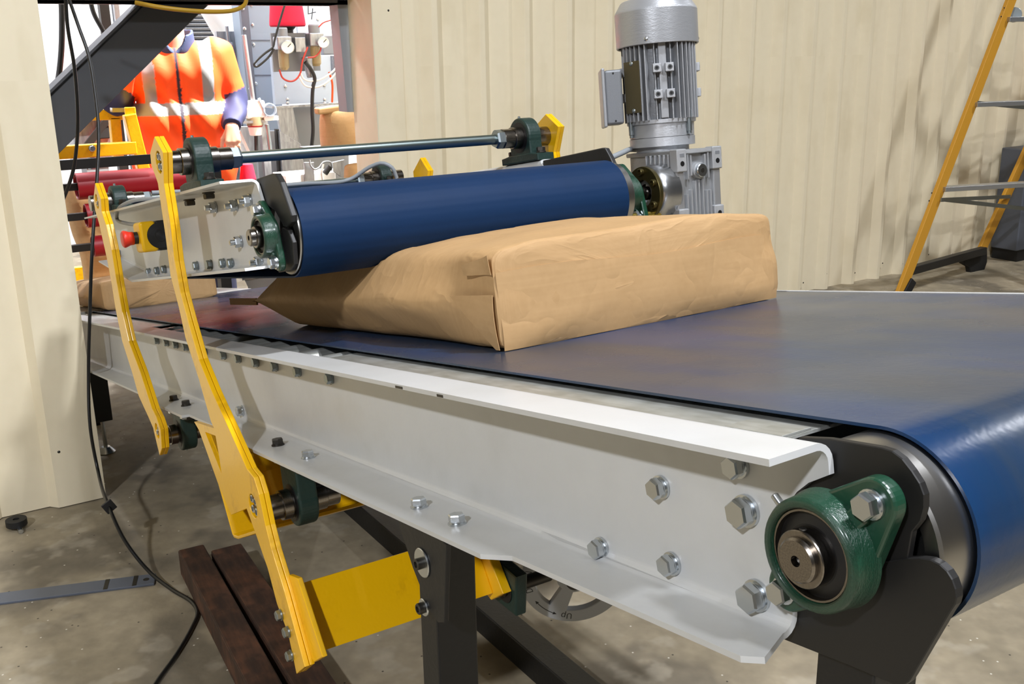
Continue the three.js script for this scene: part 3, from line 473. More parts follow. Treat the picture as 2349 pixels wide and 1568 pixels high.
// pillow blocks on the trays, stub shafts, threaded tie rods with nuts
const slopeA = V(0, trayPts[1][1] - trayPts[0][1], trayPts[1][0] - trayPts[0][0]).normalize(), slopeUp = V(0, slopeA.z, -slopeA.y);
const threadedRod = (a, b, r) => { const p = [], n = Math.round(a.distanceTo(b) / 0.0022), L = a.distanceTo(b); p.push([0.00001, 0]); for (let i = 0; i <= n; i++) { p.push([r - 0.0009, L * i / n]); if (i < n) p.push([r, L * (i + 0.5) / n]); } p.push([0.00001, L]); return lathe(p, 18, a, b.clone().sub(a)); };
for (const [p, k] of [[PIV.topB, 1.0], [PIV.topA, 0.92]]) {
  const foot = V(0, trayPts[0][1], trayPts[0][0]), H = p.clone().setX(0).sub(foot).dot(slopeUp);
  pillowBlock(press, p, slopeA, slopeUp, 0.560, 0.608, k, M.greenDark, H); pillowBlock(press, p, slopeA, slopeUp, mx(0.608), mx(0.560), k, M.greenDark, H);
  const at = x => V(x, p.y, p.z), r = 0.0232 * k;
  add(press, 'stub_shaft', [ring(at(0.516), at(0.548), 0.004, r, 36), ring(at(0.546), at(0.566), 0.01, r * 1.18, 36), ring(at(0.602), at(0.624), 0.01, r * 1.13, 36), cyl(at(0.51), at(0.652), r, 36)], M.steel);
  add(press, 'stub_shaft', [cyl(at(mx(0.516)), at(mx(0.652)), r, 36), ring(at(mx(0.624)), at(mx(0.602)), 0.01, r * 1.13, 36)], M.steel);
  const rod = add(press, 'tie_rod', threadedRod(at(0.65), at(mx(0.65)), 0.0122 * (k > 0.95 ? 1 : 0.85)), M.zincRod);
  const nutG = hexHead(0.040 * k, 0.021, 0, 0); put(rod, 'nut', nutG, M.zincDull, at(0.651), XP); put(rod, 'nut', nutG, M.zincDull, at(mx(0.651)), XN);
}
// head bolts of the pillow blocks, seen below the tray flange
for (const q of [[435, 463], [479, 447]]) put(trayN, 'bolt', G.m12, M.oxide, onX(q[0], q[1], 0.57).addScaledVector(slopeUp, 0.006), slopeUp.clone().negate());
// emergency stop box on the near tray
{
  const c = onX(318, 545, 0.530), es = thing('emergency_stop', 'yellow and black emergency stop box with a red mushroom button, on the white side tray', 'switch', V(0.565, c.y, c.z));
  const u = slopeUp, d = slopeA, blk = (x0, x1, hw, hs, g) => { const q = new RoundedBoxGeometry(x1 - x0, hw * 2, hs * 2, 3, g); q.applyMatrix4(new THREE.Matrix4().makeBasis(XP, u, d)); q.translate((x0 + x1) / 2, c.y, c.z); return q; };
  add(es, 'cover', blk(0.5275, 0.566, 0.036, 0.036, 0.008), M.estopY); add(es, 'base_box', blk(0.5655, 0.5998, 0.0355, 0.0355, 0.005), M.black);
  for (const e of [-1, 1]) { const o = c.clone().setX(0.573).addScaledVector(d, e * 0.0352); const sh = add(es, 'side_shield', cyl(o, o.clone().addScaledVector(d, e * 0.0022), 0.031, 36), M.black); add(sh, 'rings', ring(o, o.clone().addScaledVector(d, e * 0.003), 0.012, 0.015, 24), M.blackSatin); }
  const st = c.clone().setX(0.5275), btn = add(es, 'button', lathe([[0.00001, 0.036], [0.016, 0.036], [0.0195, 0.0335], [0.0205, 0.030], [0.0185, 0.024], [0.016, 0.018], [0.0155, 0.010], [0.00001, 0.010]], 32, st, XN), M.estopR);
  add(btn, 'collar', turned([[0.012, 0], [0.0145, 0], [0.0145, 0.0105], [0.00001, 0.0105]], 28, st, XN), M.blackSatin);
}
solo('grey_conduit', tube([onX(318, 515, 0.560), onX(290, 512, 0.558), onX(268, 502, 0.556), onX(270, 483, 0.555), onX(288, 467, 0.555), onX(315, 458, 0.56), onX(350, 455, 0.575), onX(392, 452, 0.60)], 0.0048, 10), M.hose, 'grey cable looping from the emergency stop up to the press frame', 'cable');
{ const z = PIV.topA.z + 0.07, y0 = PIV.topA.y + 0.012; solo('grey_conduit', tube([V(0.66, y0 + 0.012, z), V(0.85, y0 + 0.004, z), V(1.10, y0 - 0.002, z - 0.02), onX(800, 412, 1.27), onX(850, 382, 1.33), onX(878, 374, 1.36), onX(900, 385, 1.385), onX(910, 408, 1.40)], 0.006, 10), M.hose, 'grey cable lying along the rear tie rod and arching over its far bearing', 'cable'); }
// ---------------------------------------------------------------- yellow swing arms
const armPx = {
  B: [[354, 313], [344, 350], [347, 380], [357, 406], [362, 421], [369, 471], [379, 538], [391, 632], [410, 705], [425, 774], [456, 870], [483, 965], [500, 1003], [527, 1065], [556, 1140], [588, 1229], [614, 1304], [635, 1384], [661, 1454], [680, 1545], [699, 1529], [661, 1389], [652, 1356], [623, 1262], [609, 1206], [594, 1134], [582, 1095], [567, 1076], [517, 965], [487, 900], [456, 824], [431, 736], [414, 672], [401, 600], [391, 515], [376, 421], [374, 350]],
  A: [[218, 420], [214, 456], [218, 482], [227, 512], [244, 588], [255, 645], [265, 709], [280, 782], [303, 854], [318, 908], [341, 958], [351, 981], [359, 1015], [366, 1044], [371, 1028], [368, 985], [359, 958], [349, 938], [322, 854], [295, 782], [280, 716], [268, 650], [256, 573], [243, 515], [233, 485], [231, 456]],
};
function swingArm(key, farSide, label) {
  const top = key === 'B' ? PIV.topB : PIV.topA, low = key === 'B' ? PIV.lowB : PIV.lowA, X0 = 0.503, boss = key === 'B' ? [[364, 372], [580, 1160]] : [[222, 462], [360, 988]];
  const t = thing('swing_arm', label, 'swing arm', V(farSide ? mx(0.507) : 0.507, low.y - 0.05, low.z));
  const P = tr(armPx[key], X0), X = x => farSide ? mx(x) : x;
  const holes = boss.map(q => { const c = onX(q[0], q[1], X0); return [c.z, c.y, key === 'B' ? 0.0225 : 0.019]; });
  for (const [a, b, h] of [[0.503, 0.5122, holes], [0.5128, 0.522, []]]) add(t, 'arm_plate', plateX(P, Math.min(X(a), X(b)), Math.max(X(a), X(b)), { bevel: 0.0014, seg: 2, holes: h }), M.yellow);
  const n = farSide ? XP : XN, d = farSide ? 1 : -1;
  for (const q of boss) {
    const c = onX(q[0], q[1], X0), k0 = 0;
    for (const [u, v] of key === 'B' ? [[0.011, 0.009], [-0.009, 0.011], [0.010, -0.011], [-0.010, -0.009]] : [[0.009, 0.007], [-0.007, -0.009]]) put(t, 'cap_screw', G.cap, M.zinc, V(X(0.5128), c.y + u, c.z + v), n);
  }
  return t;
}
const armB = swingArm('B', false, 'long yellow swing arm with lower lever, carrying the cross plate, beside the white channel');
swingArm('A', false, 'short yellow swing arm beside the emergency stop, pinned below the channel');
swingArm('B', true, 'far yellow swing arm whose hexagonal head shows behind the bearing beside the motor');
swingArm('A', true, 'far yellow swing arm head behind the rear bearing with the grey cable arch');
// weldment behind the long arm: gusset, cross beam, cross plate and its bolted clamp strip
{
  const sh = tr([[445, 967], [497, 984], [503, 1003], [535, 1072], [556, 1140], [566, 1165], [530, 1180], [523, 1163], [499, 1106], [456, 986]], 0.5125).map(([z, y]) => [-z, y]); if (area(sh) < 0) sh.reverse();
  const shp = shapeOf(sh), hp = new THREE.Path(), hq = tr([[470, 990], [494, 999], [503, 1050], [508, 1086]], 0.5125); hq.forEach(([z, y], i) => i ? hp.lineTo(-z, y) : hp.moveTo(-z, y)); hp.closePath(); shp.holes.push(hp);
  const g = new THREE.ExtrudeGeometry(shp, { depth: 0.0092, bevelEnabled: false }); g.rotateY(Math.PI / 2); g.translate(0.5128, 0, 0); add(armB, 'gusset', g, M.yellow);
  const line = tr([[458, 988], [500, 1108], [533, 1226], [537, 1233], [546, 1236], [594, 1221]], 0.5225), t = 0.006, back = []; line.forEach((p, i) => { const a = line[Math.max(0, i - 1)], b = line[Math.min(line.length - 1, i + 1)], dz = b[0] - a[0], dy = b[1] - a[1], L = Math.hypot(dz, dy); back.unshift([p[0] - dy / L * t, p[1] + dz / L * t]); });
  add(armB, 'cross_beam', plateX(line.concat(back), 0.5225, 0.91, { bevel: 0.001 }), M.yellow);
}
{
  const a = onX(690, 1338, 0.53), b = onX(735, 1494, 0.53), th = b.clone().sub(a).normalize(), nn = V(0, -th.z, th.y).multiplyScalar(0.008);
  const q = [[a.z, a.y], [b.z, b.y], [b.z - Math.abs(nn.z), b.y - 0.003], [a.z - Math.abs(nn.z), a.y - 0.003]];
  add(armB, 'cross_plate', plateX(q, 0.528, 0.878, { bevel: 0.0012 }), M.yellow);
  const strip = tr([[664, 1318], [684, 1326], [742, 1506], [722, 1518], [712, 1500]], 0.520), cl = add(armB, 'clamp_strip', plateX(strip, 0.5185, 0.528, { bevel: 0.0014 }), M.yellow);
  add(armB, 'lever', plateX(strip.map(([z, y]) => [z - 0.004, y]), 0.878, 0.8975, { bevel: 0.0014 }), M.yellow);
  for (const p of [[645, 1409], [662, 1448], [669, 1502]]) bolt(armB, onX(p[0], p[1], 0.5025), XN, 'm10', M.zincDull);
}
// pivot shafts under the conveyor
for (const [p, k] of [[PIV.lowB, 1], [PIV.lowA, 0.9]]) { const at = x => V(x, p.y, p.z), r = 0.0232 * k; add(conv, 'pivot_shaft', [cyl(at(0.516), at(0.655), r, 36), ring(at(0.545), at(0.563), 0.01, r * 1.2, 36), ring(at(0.609), at(0.63), 0.01, r * 1.12, 36)], M.steel); }
// jack block and handwheel under the belt
{
  const c = onX(1190, 1340, 0.93), jb = thing('jack_block', 'dark green square flange bearing of the height jack, beside the handwheel under the conveyor', 'bearing', V(0.93, c.y - 0.04, c.z));
  add(jb, 'flange', [plateX([[c.z - 0.042, c.y - 0.040], [c.z + 0.036, c.y - 0.040], [c.z + 0.042, c.y + 0.045], [c.z - 0.036, c.y + 0.05]], 0.898, 0.924, { bevel: 0.004, seg: 2 }), ring(V(0.924, c.y, c.z), V(0.912, c.y, c.z), 0.02, 0.03, 30)], M.greenDark);
  add(jb, 'seal', ring(V(0.8975, c.y, c.z), V(0.896, c.y, c.z), 0.013, 0.026, 30), M.seal);
  add(jb, 'shaft', cyl(V(0.893, c.y, c.z), V(1.0, c.y, c.z), 0.013, 24), M.oxide);
  const w = onX(1316, 1322, 1.06), hw = thing('handwheel', 'grey flat handwheel lettered for up and down, under the white channel', 'handwheel', w);
  const R = 0.106, s = new THREE.Shape(); s.absarc(0, 0, R, 0, Math.PI * 2, false);
  for (let k = 0; k < 3; k++) { const a0 = k * 2.0944 + 0.35, a1 = a0 + 1.62, h = new THREE.Path(); h.absarc(0, 0, 0.078, a0, a1, false); h.absarc(0, 0, 0.034, a1 - 0.15, a0 + 0.15, true); h.closePath(); s.holes.push(h); }
  const g = new THREE.ExtrudeGeometry(s, { depth: 0.012, bevelEnabled: true, bevelThickness: 0.002, bevelSize: 0.002, bevelOffset: -0.002, bevelSegments: 2, curveSegments: 48 }); g.translate(0, 0, -0.008);
  const uv = g.attributes.uv, pp = g.attributes.position, nn = g.attributes.normal; for (let i = 0; i < pp.count; i++) nn.getZ(i) > 0.9 ? uv.setXY(i, 0.5 + pp.getX(i) / 0.24, 0.5 + pp.getY(i) / 0.24) : uv.setXY(i, 0.02, 0.02);
  const cv = document.createElement('canvas'); cv.width = cv.height = 1024; const x = cv.getContext('2d'); x.fillStyle = '#b4b6b8'; x.fillRect(0, 0, 1024, 1024); x.fillStyle = '#1c1c1c'; x.strokeStyle = '#1c1c1c'; x.lineWidth = 7;
  const word = (txt, a0, st) => { [...txt].forEach((ch, i) => { const a = a0 + i * st; x.save(); x.translate(512 + Math.cos(a) * 392, 512 - Math.sin(a) * 392); x.rotate(-a + Math.PI / 2); x.font = '80px sans-serif'; x.textAlign = 'center'; x.textBaseline = 'middle'; x.fillText(ch, 0, 0); x.restore(); }); };
  word('Up', 4.62, -0.13); word('DOWN', 3.42, -0.15);
  x.save(); x.beginPath(); x.arc(512, 512, 392, -4.28, -3.78, false); x.stroke(); for (const [a, e] of [[4.28, 1], [3.78, -1]]) { const cx = 512 + Math.cos(a) * 392, cy = 512 - Math.sin(a) * 392, tx = -Math.sin(a) * e, ty = -Math.cos(a) * e; x.beginPath(); x.moveTo(cx + tx * 22, cy + ty * 22); x.lineTo(cx + ty * 15 - tx * 12, cy - tx * 15 - ty * 12); x.lineTo(cx - ty * 15 - tx * 12, cy + tx * 15 - ty * 12); x.fill(); } x.restore();
  const ct = new THREE.CanvasTexture(cv); ct.colorSpace = THREE.SRGBColorSpace;
  const m = new THREE.Mesh(g, std({ map: ct, roughness: 0.5 })); m.name = 'wheel'; m.castShadow = m.receiveShadow = true; hw.add(m); m.lookAt(V(-0.32, 0.12, 0.95));
  const hb = new THREE.Mesh(lathe([[0.00001, 0.02], [0.02, 0.02], [0.022, 0.016], [0.022, -0.05], [0.00001, -0.05]], 28, V(0, 0, 0), V(-0.32, 0.12, 0.95)), M.oxide); hb.name = 'hub'; hb.castShadow = hb.receiveShadow = true; hw.add(hb);
}
// ---------------------------------------------------------------- gear motor at the far end of the press roller
{
  const TH = 0.12, U = V(0, Math.cos(TH), -Math.sin(TH)), W = V(0, Math.sin(TH), Math.cos(TH)), GX = 1.562, G0 = V(GX, AY, AZ);
  const L = (x, u, w) => G0.clone().add(V(x, 0, 0)).addScaledVector(U, u).addScaledVector(W, w);
  const gm = thing('gear_motor', 'silver finned electric motor standing upright on a worm gearbox at the roller end', 'motor', L(0, -0.09, 0));
  const lb = (x0, x1, u0, u1, w0, w1, r = 0.003) => { const g = new RoundedBoxGeometry(x1 - x0, u1 - u0, w1 - w0, 2, Math.min(r, (x1 - x0) / 2.1, (u1 - u0) / 2.1, (w1 - w0) / 2.1)); g.applyMatrix4(new THREE.Matrix4().makeBasis(XP, U, W)); const c = L((x0 + x1) / 2, (u0 + u1) / 2, (w0 + w1) / 2); g.translate(c.x, c.y, c.z); return g; };
  // gearbox
  const hx = 0.064, hu = 0.088, hw = 0.058;
  const gb = add(gm, 'gearbox', [lb(-hx + 0.008, hx - 0.008, -hu + 0.006, hu - 0.006, -hw - 0.06, hw - 0.014, 0.006), lb(-hx, hx, hu - 0.010, hu, -hw - 0.062, hw - 0.002), lb(-hx, hx, -hu, -hu + 0.010, -hw - 0.062, hw - 0.002)], M.alu);
  for (const x of [-1, 1]) add(gb, 'corner_rail', [lb(x > 0 ? hx - 0.020 : -hx, x > 0 ? hx : -hx + 0.020, -hu + 0.004, hu - 0.004, hw - 0.022, hw - 0.004), lb(x > 0 ? hx - 0.026 : -hx - 0.002, x > 0 ? hx + 0.002 : -hx + 0.026, hu - 0.048, hu + 0.002, hw - 0.024, hw + 0.002, 0.003), lb(x > 0 ? hx - 0.026 : -hx - 0.002, x > 0 ? hx + 0.002 : -hx + 0.026, -hu - 0.002, -hu + 0.048, hw - 0.024, hw + 0.002, 0.003)], M.alu);
  for (const x of [-1, 1]) for (const u of [hu - 0.030, -hu + 0.030, hu - 0.012, -hu + 0.012]) { const p = L(x * (hx - 0.012), u, hw + 0.0021); const big = Math.abs(Math.abs(u) - (hu - 0.030)) < 1e-6; add(gb, 'pocket', big ? cyl(p.clone().addScaledVector(W, -0.001), p.clone().addScaledVector(W, 0.0003), 0.0058, 16, 0.0001) : lb(x * (hx - 0.012) - 0.0065, x * (hx - 0.012) + 0.0065, u - 0.004, u + 0.004, hw + 0.0012, hw + 0.0024, 0.001), big ? M.seal : M.silverDark); }
  for (const [x, u0, u1] of [[-0.034, -0.088, -0.01], [-0.022, -0.088, 0.00], [0.0, -0.088, 0.02], [-0.010, -0.088, 0.018], [0.012, -0.088, 0.02], [0.024, -0.088, -0.005], [0.034, -0.088, -0.005], [-0.030, 0.022, 0.078], [0.030, 0.022, 0.078], [-0.021, 0.03, 0.075], [0.021, 0.03, 0.075]]) add(gb, 'rib', lb(x - 0.0022, x + 0.0022, u0, u1, hw - 0.018, hw - 0.004, 0.001), M.alu);
  add(gb, 'boss', [cyl(L(0.004, 0.040, hw - 0.02), L(0.004, 0.040, hw - 0.004), 0.0185, 28)], M.alu);
  const pl = add(gb, 'oil_plug', cyl(L(0.004, 0.040, hw - 0.006), L(0.004, 0.040, hw + 0.004), 0.0150, 28, 0.0015), M.zinc); add(pl, 'socket', cyl(L(0.004, 0.040, hw + 0.0035), L(0.004, 0.040, hw + 0.0043), 0.0058, 6, 0.0001), M.oxide);
  for (const u of [-0.075, -0.06, -0.045]) add(gb, 'rib', lb(-hx - 0.006, -hx + 0.01, u - 0.002, u + 0.002, -hw, hw - 0.02, 0.001), M.alu);
  for (const w of [-0.045, -0.030, -0.015, 0.0, 0.015, 0.03]) add(gb, 'rib', lb(-hx - 0.004, -hx + 0.01, 0.045, hu - 0.008, w - 0.002, w + 0.002, 0.001), M.alu);
  add(gb, 'output_cover', lathe([[0.062, 0], [0.062, 0.022], [0.060, 0.036], [0.056, 0.047], [0.050, 0.052], [0.02, 0.052]], 56, L(-hx + 0.006, 0, 0), XN), M.aluPolished);
  const fl = add(gb, 'output_flange', ring(L(-hx - 0.044, 0, 0), L(-hx - 0.054, 0, 0), 0.030, 0.0585, 48), M.brassDull);
  for (let k = 0; k < 6; k++) { const a = k * Math.PI / 3 + 0.5; put(fl, 'cap_screw', G.cap, M.brassDull, L(-hx - 0.054, 0.047 * Math.sin(a), 0.047 * Math.cos(a)), XN); }
  add(gm, 'drive_shaft', cyl(V(1.36, AY, AZ), L(0, 0, 0), 0.015, 24), M.steel);
  add(gb, 'stay_bolt', [cyl(L(-hx - 0.12, -0.044, 0.03), L(-hx - 0.03, -0.044, 0.03), 0.006, 14)], M.brass); put(gb, 'nut', G.nut, M.zinc, L(-hx - 0.105, -0.044, 0.03), XP);
  // motor: its own turning about the upright axis puts one pad row towards the aisle
  const mw = -0.063, ax = u => L(0, u, mw), F = V(-0.55, 0, 0.83).normalize(), Q = V(0.84, 0, 0.54).normalize();
  const Fm = F.clone().addScaledVector(U, -F.dot(U)).normalize(), Qm = U.clone().cross(Fm).normalize(); if (Qm.dot(Q) < 0) Qm.negate();
  const mp = (q, u, f) => ax(u).addScaledVector(Qm, q).addScaledVector(Fm, f);
  const mb = (q0, q1, u0, u1, f0, f1, r = 0.002, n = 0) => { const g = new RoundedBoxGeometry(q1 - q0, u1 - u0, f1 - f0, 2, Math.min(r, (q1 - q0) / 2.1, (u1 - u0) / 2.1, (f1 - f0) / 2.1)); const m = new THREE.Matrix4().makeBasis(Qm, U, Qm.clone().cross(U)); g.applyMatrix4(m); const s = Qm.clone().cross(U).dot(Fm) > 0 ? 1 : -1; const c = mp((q0 + q1) / 2, (u0 + u1) / 2, (f0 + f1) / 2); g.translate(c.x, c.y, c.z); return g; };
  add(gm, 'adaptor', [turned([[0.00001, 0.08], [0.060, 0.08], [0.060, 0.098], [0.074, 0.099], [0.0745, 0.118], [0.0725, 0.1185]], 56, L(0, 0, mw), U)], M.silver);
  add(gm, 'end_bell', turned([[0.071, 0.1185], [0.073, 0.1195], [0.0735, 0.148], [0.078, 0.150], [0.0785, 0.158], [0.066, 0.159]], 56, L(0, 0, mw), U), M.silver);
  const st = add(gm, 'stator_body', turned([[0.068, 0.155], [0.0688, 0.33]], 56, L(0, 0, mw), U), M.silverDark);
  const fin = new RoundedBoxGeometry(0.0028, 0.172, 0.021, 1, 0.0009), gbase = rootBase(st);
  for (let k = 0; k < 44; k++) { const a = k / 44 * Math.PI * 2 + 0.03, d = Qm.clone().multiplyScalar(Math.cos(a)).addScaledVector(Fm, Math.sin(a)); const cz = Math.cos(a), sz = Math.sin(a);
    if (sz > 0.93 || (cz < -0.95) || cz > 0.95) continue; const m = new THREE.Mesh(fin, M.silver); m.name = 'fin'; m.castShadow = m.receiveShadow = true; m.position.copy(ax(0.243).addScaledVector(d, 0.0775).sub(gbase)); m.quaternion.setFromRotationMatrix(new THREE.Matrix4().makeBasis(U.clone().cross(d), U, d)); st.add(m); }
  // pads with threaded holes: front, right, left
  const pad = (dir, side) => { const bx = (q0, q1, u0, u1, f0, f1, r = 0.0015) => { const g = new RoundedBoxGeometry(q1 - q0, u1 - u0, f1 - f0, 2, r); g.applyMatrix4(new THREE.Matrix4().makeBasis(side, U, side.clone().cross(U))); const c = ax((u0 + u1) / 2).addScaledVector(side, (q0 + q1) / 2).addScaledVector(dir, (f0 + f1) / 2); g.translate(c.x, c.y, c.z); return g; };
    const p = add(st, 'mounting_rib', [bx(-0.0085, 0.0085, 0.16, 0.325, 0.066, 0.078), bx(-0.019, -0.0165, 0.157, 0.328, 0.064, 0.081, 0.0006), bx(0.0165, 0.019, 0.157, 0.328, 0.064, 0.081, 0.0006)], M.silver);
    for (const u of [0.212, 0.268]) for (const e of [-1, 1]) { const b = add(st, 'mounting_lug', bx(e > 0 ? 0.004 : -0.023, e > 0 ? 0.023 : -0.004, u - 0.0095, u + 0.0095, 0.070, 0.090), M.silver); const c = ax(u).addScaledVector(side, e * 0.0145).addScaledVector(dir, 0.0896); add(st, 'thread_insert', ring(c, c.clone().addScaledVector(dir, 0.0010), 0.0032, 0.0056, 18), M.zinc); add(st, 'thread_hole', cyl(c.clone().addScaledVector(dir, -0.001), c.clone().addScaledVector(dir, 0.0006), 0.0033, 12, 0.0001), M.seal); } };
  pad(Fm, Qm); pad(Qm, Fm.clone().negate()); pad(Qm.clone().negate(), Fm);
  const tb = add(gm, 'terminal_box', mb(-0.127, -0.088, 0.155, 0.275, -0.05, 0.048, 0.006), M.silverDark); add(tb, 'lid', mb(-0.134, -0.126, 0.150, 0.280, -0.054, 0.052, 0.004), M.silver);
  for (const u of [0.163, 0.267]) add(tb, 'screw', cyl(mp(-0.107, u, 0.0475), mp(-0.107, u, 0.0488), 0.0022, 10, 0.0002), M.seal);
  { const a = 2.42, d = Qm.clone().multiplyScalar(Math.cos(a)).addScaledVector(Fm, Math.sin(a)), sd = U.clone().cross(d), g = new RoundedBoxGeometry(0.046, 0.112, 0.0012, 1, 0.0004); g.applyMatrix4(new THREE.Matrix4().makeBasis(sd, U, d)); const c = ax(0.232).addScaledVector(d, 0.0888); g.translate(c.x, c.y, c.z); const np = add(gm, 'name_plate', g, M.plate); for (const u of [-0.051, 0.051]) put(np, 'rivet', G.rivet, M.zincDull, ax(0.232 + u).addScaledVector(d, 0.0894), d); }
  const cw = add(gm, 'fan_cowl', [lathe([[0.088, 0.322], [0.0905, 0.320], [0.0925, 0.322], [0.0925, 0.394]], 64, L(0, 0, mw), U), lathe([[0.0925, 0.394], [0.0912, 0.398], [0.0785, 0.418], [0.075, 0.4205], [0.06, 0.4225], [0.00001, 0.4245]], 64, L(0, 0, mw), U)], M.silver);
  for (const a of [1.95, 0.0, -1.6]) { const d = Qm.clone().multiplyScalar(Math.cos(a)).addScaledVector(Fm, Math.sin(a)); put(cw, 'screw', G.rivet, M.zinc, ax(0.331).addScaledVector(d, 0.0922), d); }
  for (const [q, f] of [[-0.072, 0.03], [0.055, 0.055]]) add(gm, 'clamp_bolt', [cyl(mp(q, 0.128, f), mp(q, 0.175, f), 0.006, 12), cyl(mp(q, 0.122, f), mp(q, 0.130, f), 0.0048, 6)], M.zincDull);
  solo('motor_cable', tube([L(-0.02, 0.0955, -0.135), L(-0.075, 0.0975, -0.09), L(-0.12, 0.092, -0.06), L(-0.165, 0.082, -0.05)], 0.0062, 10), M.hose, 'grey motor cable lying between the gearbox top and the black bracket', 'cable');
}
// ---------------------------------------------------------------- paper sacks on the belt
const noise3 = (x, y, z) => { const f = (a, b, s) => 2 * vnoise(a + 100, b + 100, 4096, s) - 1; return (f(x, y, 11) + f(y, z, 23) + f(z, x, 37)) / 3; };
// sack: stations along its length; ts 0 = block-bottom end, 1 = sewn end
function sackGeometry({ s0, s1, xn, xf, H, pinch, bulge, sink, lift = 0, seedv = 0 }) {
  const NS = 70, pos = [], ix = [], uv = [];
  const sec = (t) => {                                   // closed section [x, h] with corners at 45 / 135 ...
    const k = Math.max(0, (t - pinch) / (1 - pinch)), tap = 1 - k, Ht = (H + bulge * Math.sin(Math.min(1, t * 1.6) * Math.PI) * 0.35) * (k > 0 ? Math.max(0.02, tap) : 1), mid = k * (H * 0.38);
    const ridge = 0.036 * sm(0.02, 0.22, t) * (k > 0 ? tap : 1), ins = 0.030 * sm(0.03, 0.25, t) * (k > 0 ? tap : 1), fold = 0.006;
    const c = []; const top = Ht, crown = 0.012 * Math.sin(Math.min(1, 0.15 + t) * Math.PI);
    const side = (x, e) => [[x + e * (ins + 0.05), 0], [x + e * (ins * 0.6 + fold * 2), 0.002], [x + e * (ins * 0.35), 0.012 * tap], [x - e * ridge, Ht * 0.46], [x + e * ins * 0.5, Ht * 0.94], [x + e * (ins + 0.022), top], [x + e * (ins + 0.14), top + crown]];
    const N = side(xn, 1), F = side(xf, -1).reverse(), poly = N.concat([[(xn + xf) / 2, top + crown * 1.25]], F, [[(xn + xf) / 2, 0]]);
    // resample evenly along each edge with a little rounding
    const out = []; const n = poly.length; for (let i = 0; i < n; i++) { const a = poly[i], b = poly[(i + 1) % n], m = [1, 2, 8, 9, 3, 8, 12, 12, 8, 3, 9, 8, 2, 1, 6, 6][i] || 4; for (let j = 0; j < m; j++) out.push([a[0] + (b[0] - a[0]) * j / m, a[1] + (b[1] - a[1]) * j / m + mid]); }
    for (let r = 0; r < 2; r++) { const o = out.map((p, i) => { const a = out[(i + out.length - 1) % out.length], b = out[(i + 1) % out.length]; return [(a[0] + 2 * p[0] + b[0]) / 4, (a[1] + 2 * p[1] + b[1]) / 4]; }); for (let i = 0; i < out.length; i++) out[i] = o[i]; }
    return out; };
  const rows = []; const first = sec(0), cx = (xn + xf) / 2, cy = H * 0.5;
  for (const [q, b] of [[0.0, 0.014], [0.35, 0.013], [0.65, 0.011], [0.85, 0.0085], [0.94, 0.006], [0.985, 0.003]]) rows.push([s0 + b, first.map(p => [cx + (p[0] - cx) * q, cy + (p[1] - cy) * q])]);
  for (let i = 0; i <= NS; i++) { const t = i / NS; rows.push([s0 + (s1 - s0) * t, sec(t)]); }
  rows.forEach(([s, p], r) => p.forEach(([x, h], k) => {
    const t = Math.max(0, (s0 - s) / (s0 - s1)), e = 1 - sm(0.75, 1, t), n = noise3(x * 6 + seedv, s * 6, h * 8) * 0.009 + noise3(x * 14, s * 12, h * 14 + seedv) * 0.004 + noise3(x * 26, s * 22 + seedv, h * 30) * 0.0022, g = Math.sin((s * 34 + h * 60 + noise3(x * 5, s * 5, h * 8) * 6)) * 0.0012;
    let hh = h, xx = x, ss = s; const w = sm(0.0, 0.03, h); hh += (n * 0.8 + g) * w * (0.3 + 0.7 * e); xx += (x < cx ? -1 : 1) * n * w * 0.8 * e; if (t < 0.02) ss += n * 1.3 * w;
    if (sink) { const top = sink(s); if (hh > top) hh = top - 0.0008 * ((k * 7) % 3); }
    const P = C(ss, HB + Math.max(0.0006, hh + lift), xx); pos.push(P.x, P.y, P.z); }));
  rows.forEach(([s, p], r) => { let L = 0; const first = (rows[Math.max(r, 6)] || rows[r])[1]; p.forEach((q, k) => { if (k) L += Math.hypot(first[k][0] - first[k - 1][0], first[k][1] - first[k - 1][1]); uv.push(L, r < 6 ? -s0 - (1 - r / 6) * 0.2 : -s); }); });
  const w = rows[0][1].length; for (let i = 0; i < rows.length - 1; i++) for (let k = 0; k < w; k++) { const k2 = (k + 1) % w, a = i * w + k, b = i * w + k2, c = (i + 1) * w + k2, d = (i + 1) * w + k; ix.push(a, b, c, a, c, d); }
  for (let k = 1; k < w - 1; k++) ix.push((rows.length - 1) * w, (rows.length - 1) * w + k, (rows.length - 1) * w + k + 1);
  const g = new THREE.BufferGeometry(); g.setAttribute('position', new THREE.Float32BufferAttribute(pos, 3)); g.setIndex(ix); g.setAttribute('uv', new THREE.Float32BufferAttribute(uv, 2)); return toCreasedNormals(g, 0.62);
}
